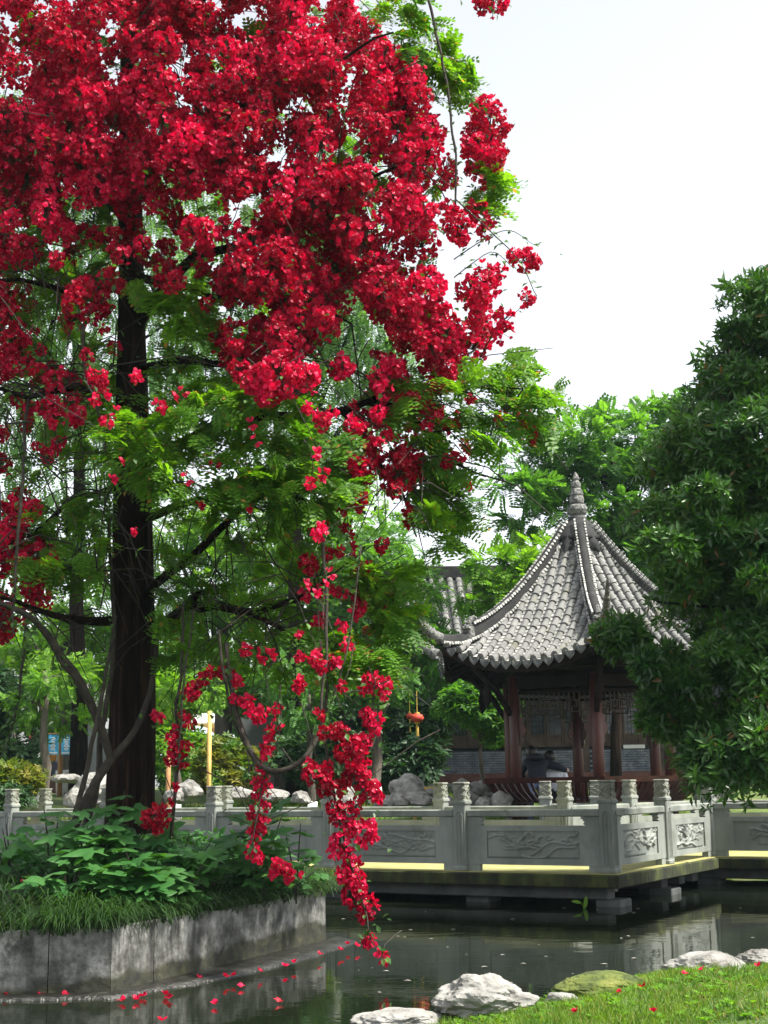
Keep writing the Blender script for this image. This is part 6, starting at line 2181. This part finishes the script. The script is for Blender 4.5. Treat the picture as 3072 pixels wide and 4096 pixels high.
# dense masses (display pixels): polygon, how many, which sizes
DENSE = [([(-60, -60), (695, -60), (765, 10), (830, 110), (905, 175), (935, 250), (968, 340), (985, 425), (950, 460), (880, 440), (800, 560), (745, 650), (690, 700), (650, 850), (600, 850), (585, 650), (500, 600), (430, 520), (330, 420), (250, 440), (150, 470), (-60, 450)], 900, (0, 1, 2, 7)),
         ([(-60, 440), (330, 420), (500, 600), (480, 740), (330, 630), (200, 690), (-60, 640)], 95, (2, 3, 4)),
         ([(800, 480), (985, 445), (1055, 640), (1072, 750), (1005, 780), (880, 720), (790, 640)], 150, (0, 1, 2, 3)),
         ([(690, 660), (900, 700), (1020, 790), (930, 880), (860, 860), (760, 820), (700, 760)], 74, (3, 4, 4)),
         ([(480, 600), (600, 660), (640, 860), (560, 860), (470, 760)], 36, (2, 3, 4)),
         ([(-60, 640), (200, 690), (260, 880), (180, 920), (60, 900), (-60, 980)], 52, (3, 4, 5)),
         ([(0, 1000), (60, 1040), (100, 1200), (90, 1300), (60, 1360), (20, 1380), (-50, 1330), (-60, 1020)], 92, (0, 2, 3)),
         ([(-60, 620), (50, 640), (70, 880), (45, 1010), (-60, 1010)], 44, (2, 3, 4)),
         ([(640, 1100), (860, 1080), (850, 1400), (650, 1460)], 34, (5, 6, 6)),
         ([(40, 660), (250, 700), (240, 1000), (60, 1000)], 22, (4, 5)),
         ([(760, 880), (860, 900), (900, 1040), (860, 1070), (760, 1060), (740, 980)], 50, (3, 4, 5)),
         ([(100, 1150), (130, 1160), (110, 1240), (90, 1240)], 4, (4, 5)),
         ([(1000, 290), (1050, 285), (1085, 330), (1050, 400), (1005, 400)], 14, (0, 2, 3)),
         ([(200, 800), (700, 840), (740, 1100), (220, 1160)], 34, (5, 6, 6)),
         ([(560, 640), (800, 700), (960, 860), (880, 1080), (720, 1080), (640, 860)], 46, (3, 4, 5)),
         ([(820, 800), (1150, 860), (1150, 940), (1000, 1000), (860, 960)], 16, (4, 5)),
         ([(-380, -380), (760, -420), (700, -60), (-60, -60), (-60, 900), (-380, 700)], 120, (0, 1, 7))]
SPOTS = [(1060, 250, 1), (1085, 275, 3), (1040, 235, 2), (1062, 12, 0), (1040, 5, 3), (1088, 8, 4), (1130, 560, 2), (1110, 552, 4), (1155, 565, 4), (1080, 590, 3), (1055, 598, 5), (1137, 645, 3), (1030, 455, 3), (1050, 480, 3), (1045, 500, 4), (1030, 320, 0), (1075, 330, 3),
         (1090, 690, 3), (1085, 720, 3), (1095, 910, 4), (1085, 905, 3), (1135, 915, 5), (1150, 930, 5), (1120, 920, 4), (1150, 945, 5), (985, 985, 4), (1000, 995, 6), (965, 995, 5), (1010, 1045, 5), (940, 900, 3), (920, 880, 3), (925, 920, 4), (800, 1010, 3), (860, 1035, 0), (850, 1060, 3), (885, 1100, 5), (885, 1125, 5), (825, 1178, 3), (800, 960, 3), (770, 1090, 4), (740, 1100, 4), (760, 1080, 4),
         (700, 1125, 4), (680, 1145, 4), (665, 1215, 3), (675, 1230, 3), (710, 1195, 5), (735, 1190, 5), (715, 1275, 4), (695, 1275, 4), (660, 1285, 4), (740, 1280, 4), (775, 1228, 4), (790, 1225, 4), (780, 1310, 4), (765, 1325, 5), (685, 1345, 4), (695, 1335, 5), (740, 1352, 4), (752, 1392, 4), (650, 1418, 5), (680, 1425, 4), (715, 1437, 4), (720, 1425, 5), (650, 1470, 5), (645, 1480, 5), (740, 1480, 5), (690, 1543, 4), (640, 1490, 6), (570, 1412, 5), (585, 1410, 6), (533, 1402, 5),
         (480, 1450, 4), (500, 1455, 4), (515, 1470, 5), (440, 1465, 4), (455, 1450, 4), (420, 1490, 3), (410, 1500, 4), (345, 1550, 5), (340, 1545, 5), (400, 1545, 5), (380, 1575, 4), (375, 1600, 3), (385, 1620, 3), (405, 1610, 4), (370, 1635, 4), (395, 1640, 4), (410, 1560, 5), (380, 1700, 6), (375, 1730, 6), (335, 1765, 0), (350, 1750, 4), (325, 1770, 3), (345, 1785, 4), (512, 1510, 5), (537, 1530, 5), (538, 1512, 5), (560, 1545, 4), (570, 1535, 4), (600, 1530, 5), (585, 1575, 5), (600, 1560, 6), (575, 1630, 5), (580, 1605, 5),
         (800, 1470, 3), (812, 1480, 3), (830, 1500, 4), (790, 1485, 4), (835, 1475, 5), (805, 1555, 3), (795, 1545, 3), (810, 1570, 4), (725, 1580, 3), (740, 1575, 4), (700, 1580, 4), (755, 1600, 4), (690, 1665, 3), (675, 1670, 3), (670, 1650, 4), (705, 1680, 3), (740, 1625, 3), (780, 1615, 2), (790, 1600, 3), (760, 1650, 2), (780, 1660, 2), (765, 1680, 2), (790, 1685, 3), (720, 1700, 3), (808, 1708, 3), (740, 1700, 4), (700, 1700, 4), (815, 1720, 5), (780, 1720, 4), (730, 1765, 3), (720, 1745, 3), (770, 1780, 3), (760, 1795, 3), (800, 1790, 3), (805, 1800, 4), (735, 1820, 3), (725, 1840, 4), (755, 1850, 3), (780, 1820, 4), (760, 1870, 3), (745, 1890, 3), (770, 1905, 2), (780, 1925, 3), (760, 1935, 3), (790, 1950, 3), (800, 1965, 3), (785, 1975, 4), (797, 2030, 4), (800, 2028, 5), (826, 2066, 5), (710, 1655, 4), (770, 1740, 3), (745, 1750, 3),
         (575, 1685, 4), (560, 1695, 4), (570, 1700, 3), (556, 1712, 4), (548, 1755, 4), (556, 1780, 4), (565, 1775, 4), (545, 1800, 4), (560, 1800, 4), (548, 1830, 4), (556, 1850, 4), (545, 1845, 4), (603, 1868, 5), (598, 1880, 5), (622, 1875, 5), (626, 1888, 5), (640, 1883, 6), (590, 1860, 6), (562, 1662, 5), (570, 1740, 5)]
items = []
for x, y, s in SPOTS:
    s = min(5, s + 1) if (s in (1, 2, 3, 4) and y > 860) else s
    items.append((x, y, vineY(x, y) if y < 1350 else (11.55 if x > 640 and y > 1440 else 12.0 if x > 500 else 12.25), clu(s), 0))
for poly, n, szs in DENSE:
    for (x, y) in poly_sample(poly, n):
        k = mnoise.noise(Vector((x * .014, y * .010, 2.0)))
        if k < (-.27 if y < 420 and x < 700 else -.02 if x > 740 and 300 < y < 720 else -.16) and random.random() < .92:
            continue
        d = random.random() ** 1.3 * 1.6
        fy = 11.25 + .25 * d if (200 < x < 740 and y > 800) else vineY(x, y) + d - .15
        items.append((x, y, fy, clu(random.choice(szs)), d + .15 + (2 if x < -20 or y < -20 else 0)))
items.sort(key=lambda t: t[4])
bl = wloc(bv)
rest = []
for i, (x, y, Y, c, d) in enumerate(items):
    p = at(x, y, Y)
    mx_ = Matrix.Translation(p - bl) @ Matrix.Rotation(random.uniform(-1.2, 1.2), 4, 'Z') @ Matrix.Rotation(random.uniform(-.4, .4), 4, 'X') @ Matrix.Scale(random.uniform(.85, 1.15), 4)
    if i < 300:
        put('flower_cluster', CLU[c][0], bv, mtx=mx_)
    else:
        rest.append((c, np.array(mx_)))
acc, mis = [], []
for c, mx_ in rest:
    acc.append((CLU[c][1] @ mx_[:3, :3].T + mx_[:3, 3], CLU[c][2]))
    mis.append(CLU[c][3])
V, F = join(acc)
put('blossoms', np_mesh('blossoms', V, F, [M['bract'], M['floret'], M['vine']], np.concatenate(mis)), bv, kind='stuff')
# leaves and fine twigs of the vine
lv = leaf_s(1.0, .62, .12)
P, D = [], []
for x, y, Y, c, d in items:
    for j in range(5 if d > 0 else 2):
        p = np.array(at(x + random.gauss(0, 22), y + random.gauss(0, 22), Y + random.uniform(-.16, .9)))
        P.append(p)
        D.append([random.gauss(0, .7), random.gauss(-.2, .6), random.gauss(-.35, .5)])
for L_ in STEMS:                              # leaves sit along the thin stems
    for (a_, b2) in zip(L_[:-1], L_[1:]):
        if a_[3] > .02:
            continue
        for j in range(7):
            f = random.random()
            P.append(np.array(at(a_[0] * (1 - f) + b2[0] * f + random.gauss(0, 5), a_[1] * (1 - f) + b2[1] * f, a_[2] * (1 - f) + b2[2] * f + random.gauss(0, .03))))
            D.append([random.gauss(0, .8), random.gauss(-.2, .5), random.gauss(-.3, .5)])
for (x0, y0), (x1, y1) in (((48, 1400), (30, 1560)), ((40, 1500), (0, 1640)), ((70, 1340), (45, 1430))):
    for j in range(60):
        f = random.random()
        P.append(np.array(at(x0 + (x1 - x0) * f + random.gauss(0, 9), y0 + (y1 - y0) * f, 12.4 + random.gauss(0, .08))))
        D.append([random.gauss(0, .9), random.gauss(-.2, .5), random.gauss(-.2, .5)])
P, D = np.array(P), norm(np.array(D))
V, F = scatter(lv[0], lv[1], P, frames(D, norm(rand_unit(len(P)) * .5 + np.array([0, -.4, 1.]))), RNG.uniform(.05, .085, len(P)))
put('leaves', np_mesh('leaves', V - np.array(bl), F, M['leaf_vine']), bv, kind='stuff')
m = MB()
for i in range(300):
    x, y, Y, c, d = random.choice(items)
    if x > 860:
        continue
    s = at(x, y, Y + .1)
    e_ = s + Vector((random.gauss(0, .28), random.gauss(0, .2), random.uniform(.1, .6)))
    b1, b2 = random.gauss(0, .09), random.gauss(0, .07)
    m.tube([s, s.lerp(e_, .3) + Vector((b1, 0, .03)), s.lerp(e_, .65) + Vector((b1 * .6 + b2, 0, .05)), e_], [.003, .004, .005, .006], 4, cap=False)
part('fine_twigs', m, M['vine'], bv, kind='stuff')

# ------------------------------------------------------------------ fallen flowers
def fallen(x, y, z, label, s=.045, ix=0, Y=None, group=None):
    p = atz(x, y, z) if Y is None else at(x, y, Y)
    v, f = FLW[ix % 6]
    o = put('fallen_flower', FALLEN[ix % 3], None, p, rot=(random.uniform(-.5, .5), random.uniform(-.5, .5), random.uniform(0, 6.28)), scale=s, label=label, category='flower')
    o['group'] = group
    return o
FALLEN = [np_mesh('fallen_flower', *FLW[i], M['bract']) for i in range(3)]
ORD = ['leftmost', 'second from left', 'third from left', 'fourth from left', 'fifth from left', 'sixth from left', 'seventh from left', 'eighth from left', 'ninth from left', 'tenth from left', 'eleventh from left', 'twelfth from left', 'rightmost']
for i, (x, y) in enumerate([(13, 2152), (92, 2150), (140, 2152), (265, 2162), (295, 2160), (311, 2152), (349, 2205), (356, 2150), (366, 2157), (430, 2114), (465, 2170), (520, 2133), (600, 2165)]):
    fallen(x, y, .012, 'crimson fallen flower floating on the pond by the planter wall, ' + ORD[i], .05, i, group='fallen flowers on the pond')
for i, (x, y) in enumerate([(487, 2110), (508, 2107), (560, 2098), (615, 2087), (636, 2080), (690, 2062), (735, 2052), (752, 2040), (770, 2043)]):
    fallen(x, y, .05, 'crimson fallen flower lying on the wet ledge, ' + (ORD[i] if i < 8 else 'rightmost'), .045, i, group='fallen flowers on the ledge')
for i, (x, y) in enumerate([(24, 1999), (52, 1907), (72, 1997), (88, 1997), (108, 1912), (142, 1905), (203, 1938), (209, 1930), (226, 1957), (232, 1880), (440, 1960), (485, 1950), (545, 1972)]):
    p = at(x, y, 11.4 + (0.0 if y > 1985 else .7) + max(0, x - 250) * .005)
    o = put('fallen_flower', FALLEN[i % 3], None, p, rot=(random.uniform(-.5, .5), random.uniform(-.5, .5), random.uniform(0, 6.28)), scale=.045, label='red fallen flower caught in the dark island grass, ' + ORD[i], category='flower')
    o['group'] = 'fallen flowers in the island grass'
for i, (x, y) in enumerate([(985, 2196), (1246, 2196), (1341, 2160), (1388, 2150), (1413, 2206), (1480, 2128), (1519, 2120), (1640, 2108)]):
    p = atz(x, y, .19)
    p.z = gz(p.x, p.y) + .035
    o = put('fallen_flower', FALLEN[i % 3], None, p, rot=(random.uniform(-.5, .5), random.uniform(-.5, .5), random.uniform(0, 6.28)), scale=.038, label='red fallen flower lying on the lawn grass, ' + (ORD[i] if i < 7 else 'rightmost'), category='flower')
    o['group'] = 'fallen flowers on the lawn'
q = np.array([[RNG.uniform(720, 1650), RNG.uniform(1960, 2150)] for _ in range(52)])  # painted glints: flat pale flecks in place of light on the ripples
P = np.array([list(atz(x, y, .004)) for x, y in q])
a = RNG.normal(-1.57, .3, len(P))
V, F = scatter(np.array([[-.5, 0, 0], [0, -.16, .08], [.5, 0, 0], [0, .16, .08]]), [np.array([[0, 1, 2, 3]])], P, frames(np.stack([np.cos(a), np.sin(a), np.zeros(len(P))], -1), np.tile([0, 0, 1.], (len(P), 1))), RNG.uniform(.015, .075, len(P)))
put('painted_glints', np_mesh('painted_glints', V, F, M['glint_pale']), kind='stuff', label='tiny pale petals of light, painted on the dark water', category='glints')

# ------------------------------------------------------------------ light summer haze
hz = MB()
hz.box((0, 75, 11), (420, 230, 28))
hm = bpy.data.materials.new('thin_haze')
hm.use_nodes = True
hn = hm.node_tree
hn.nodes.clear()
ho = hn.nodes.new('ShaderNodeOutputMaterial')
pvol = hn.nodes.new('ShaderNodeVolumePrincipled')
pvol.inputs['Color'].default_value = (.62, .84, .95, 1)
pvol.inputs['Density'].default_value = .0003
pvol.inputs['Anisotropy'].default_value = .2
hn.links.new(pvol.outputs[0], ho.inputs['Volume'])
put('haze', hz.mesh('haze', hm), kind='stuff', label='thin bluish summer haze over the garden', category='haze')
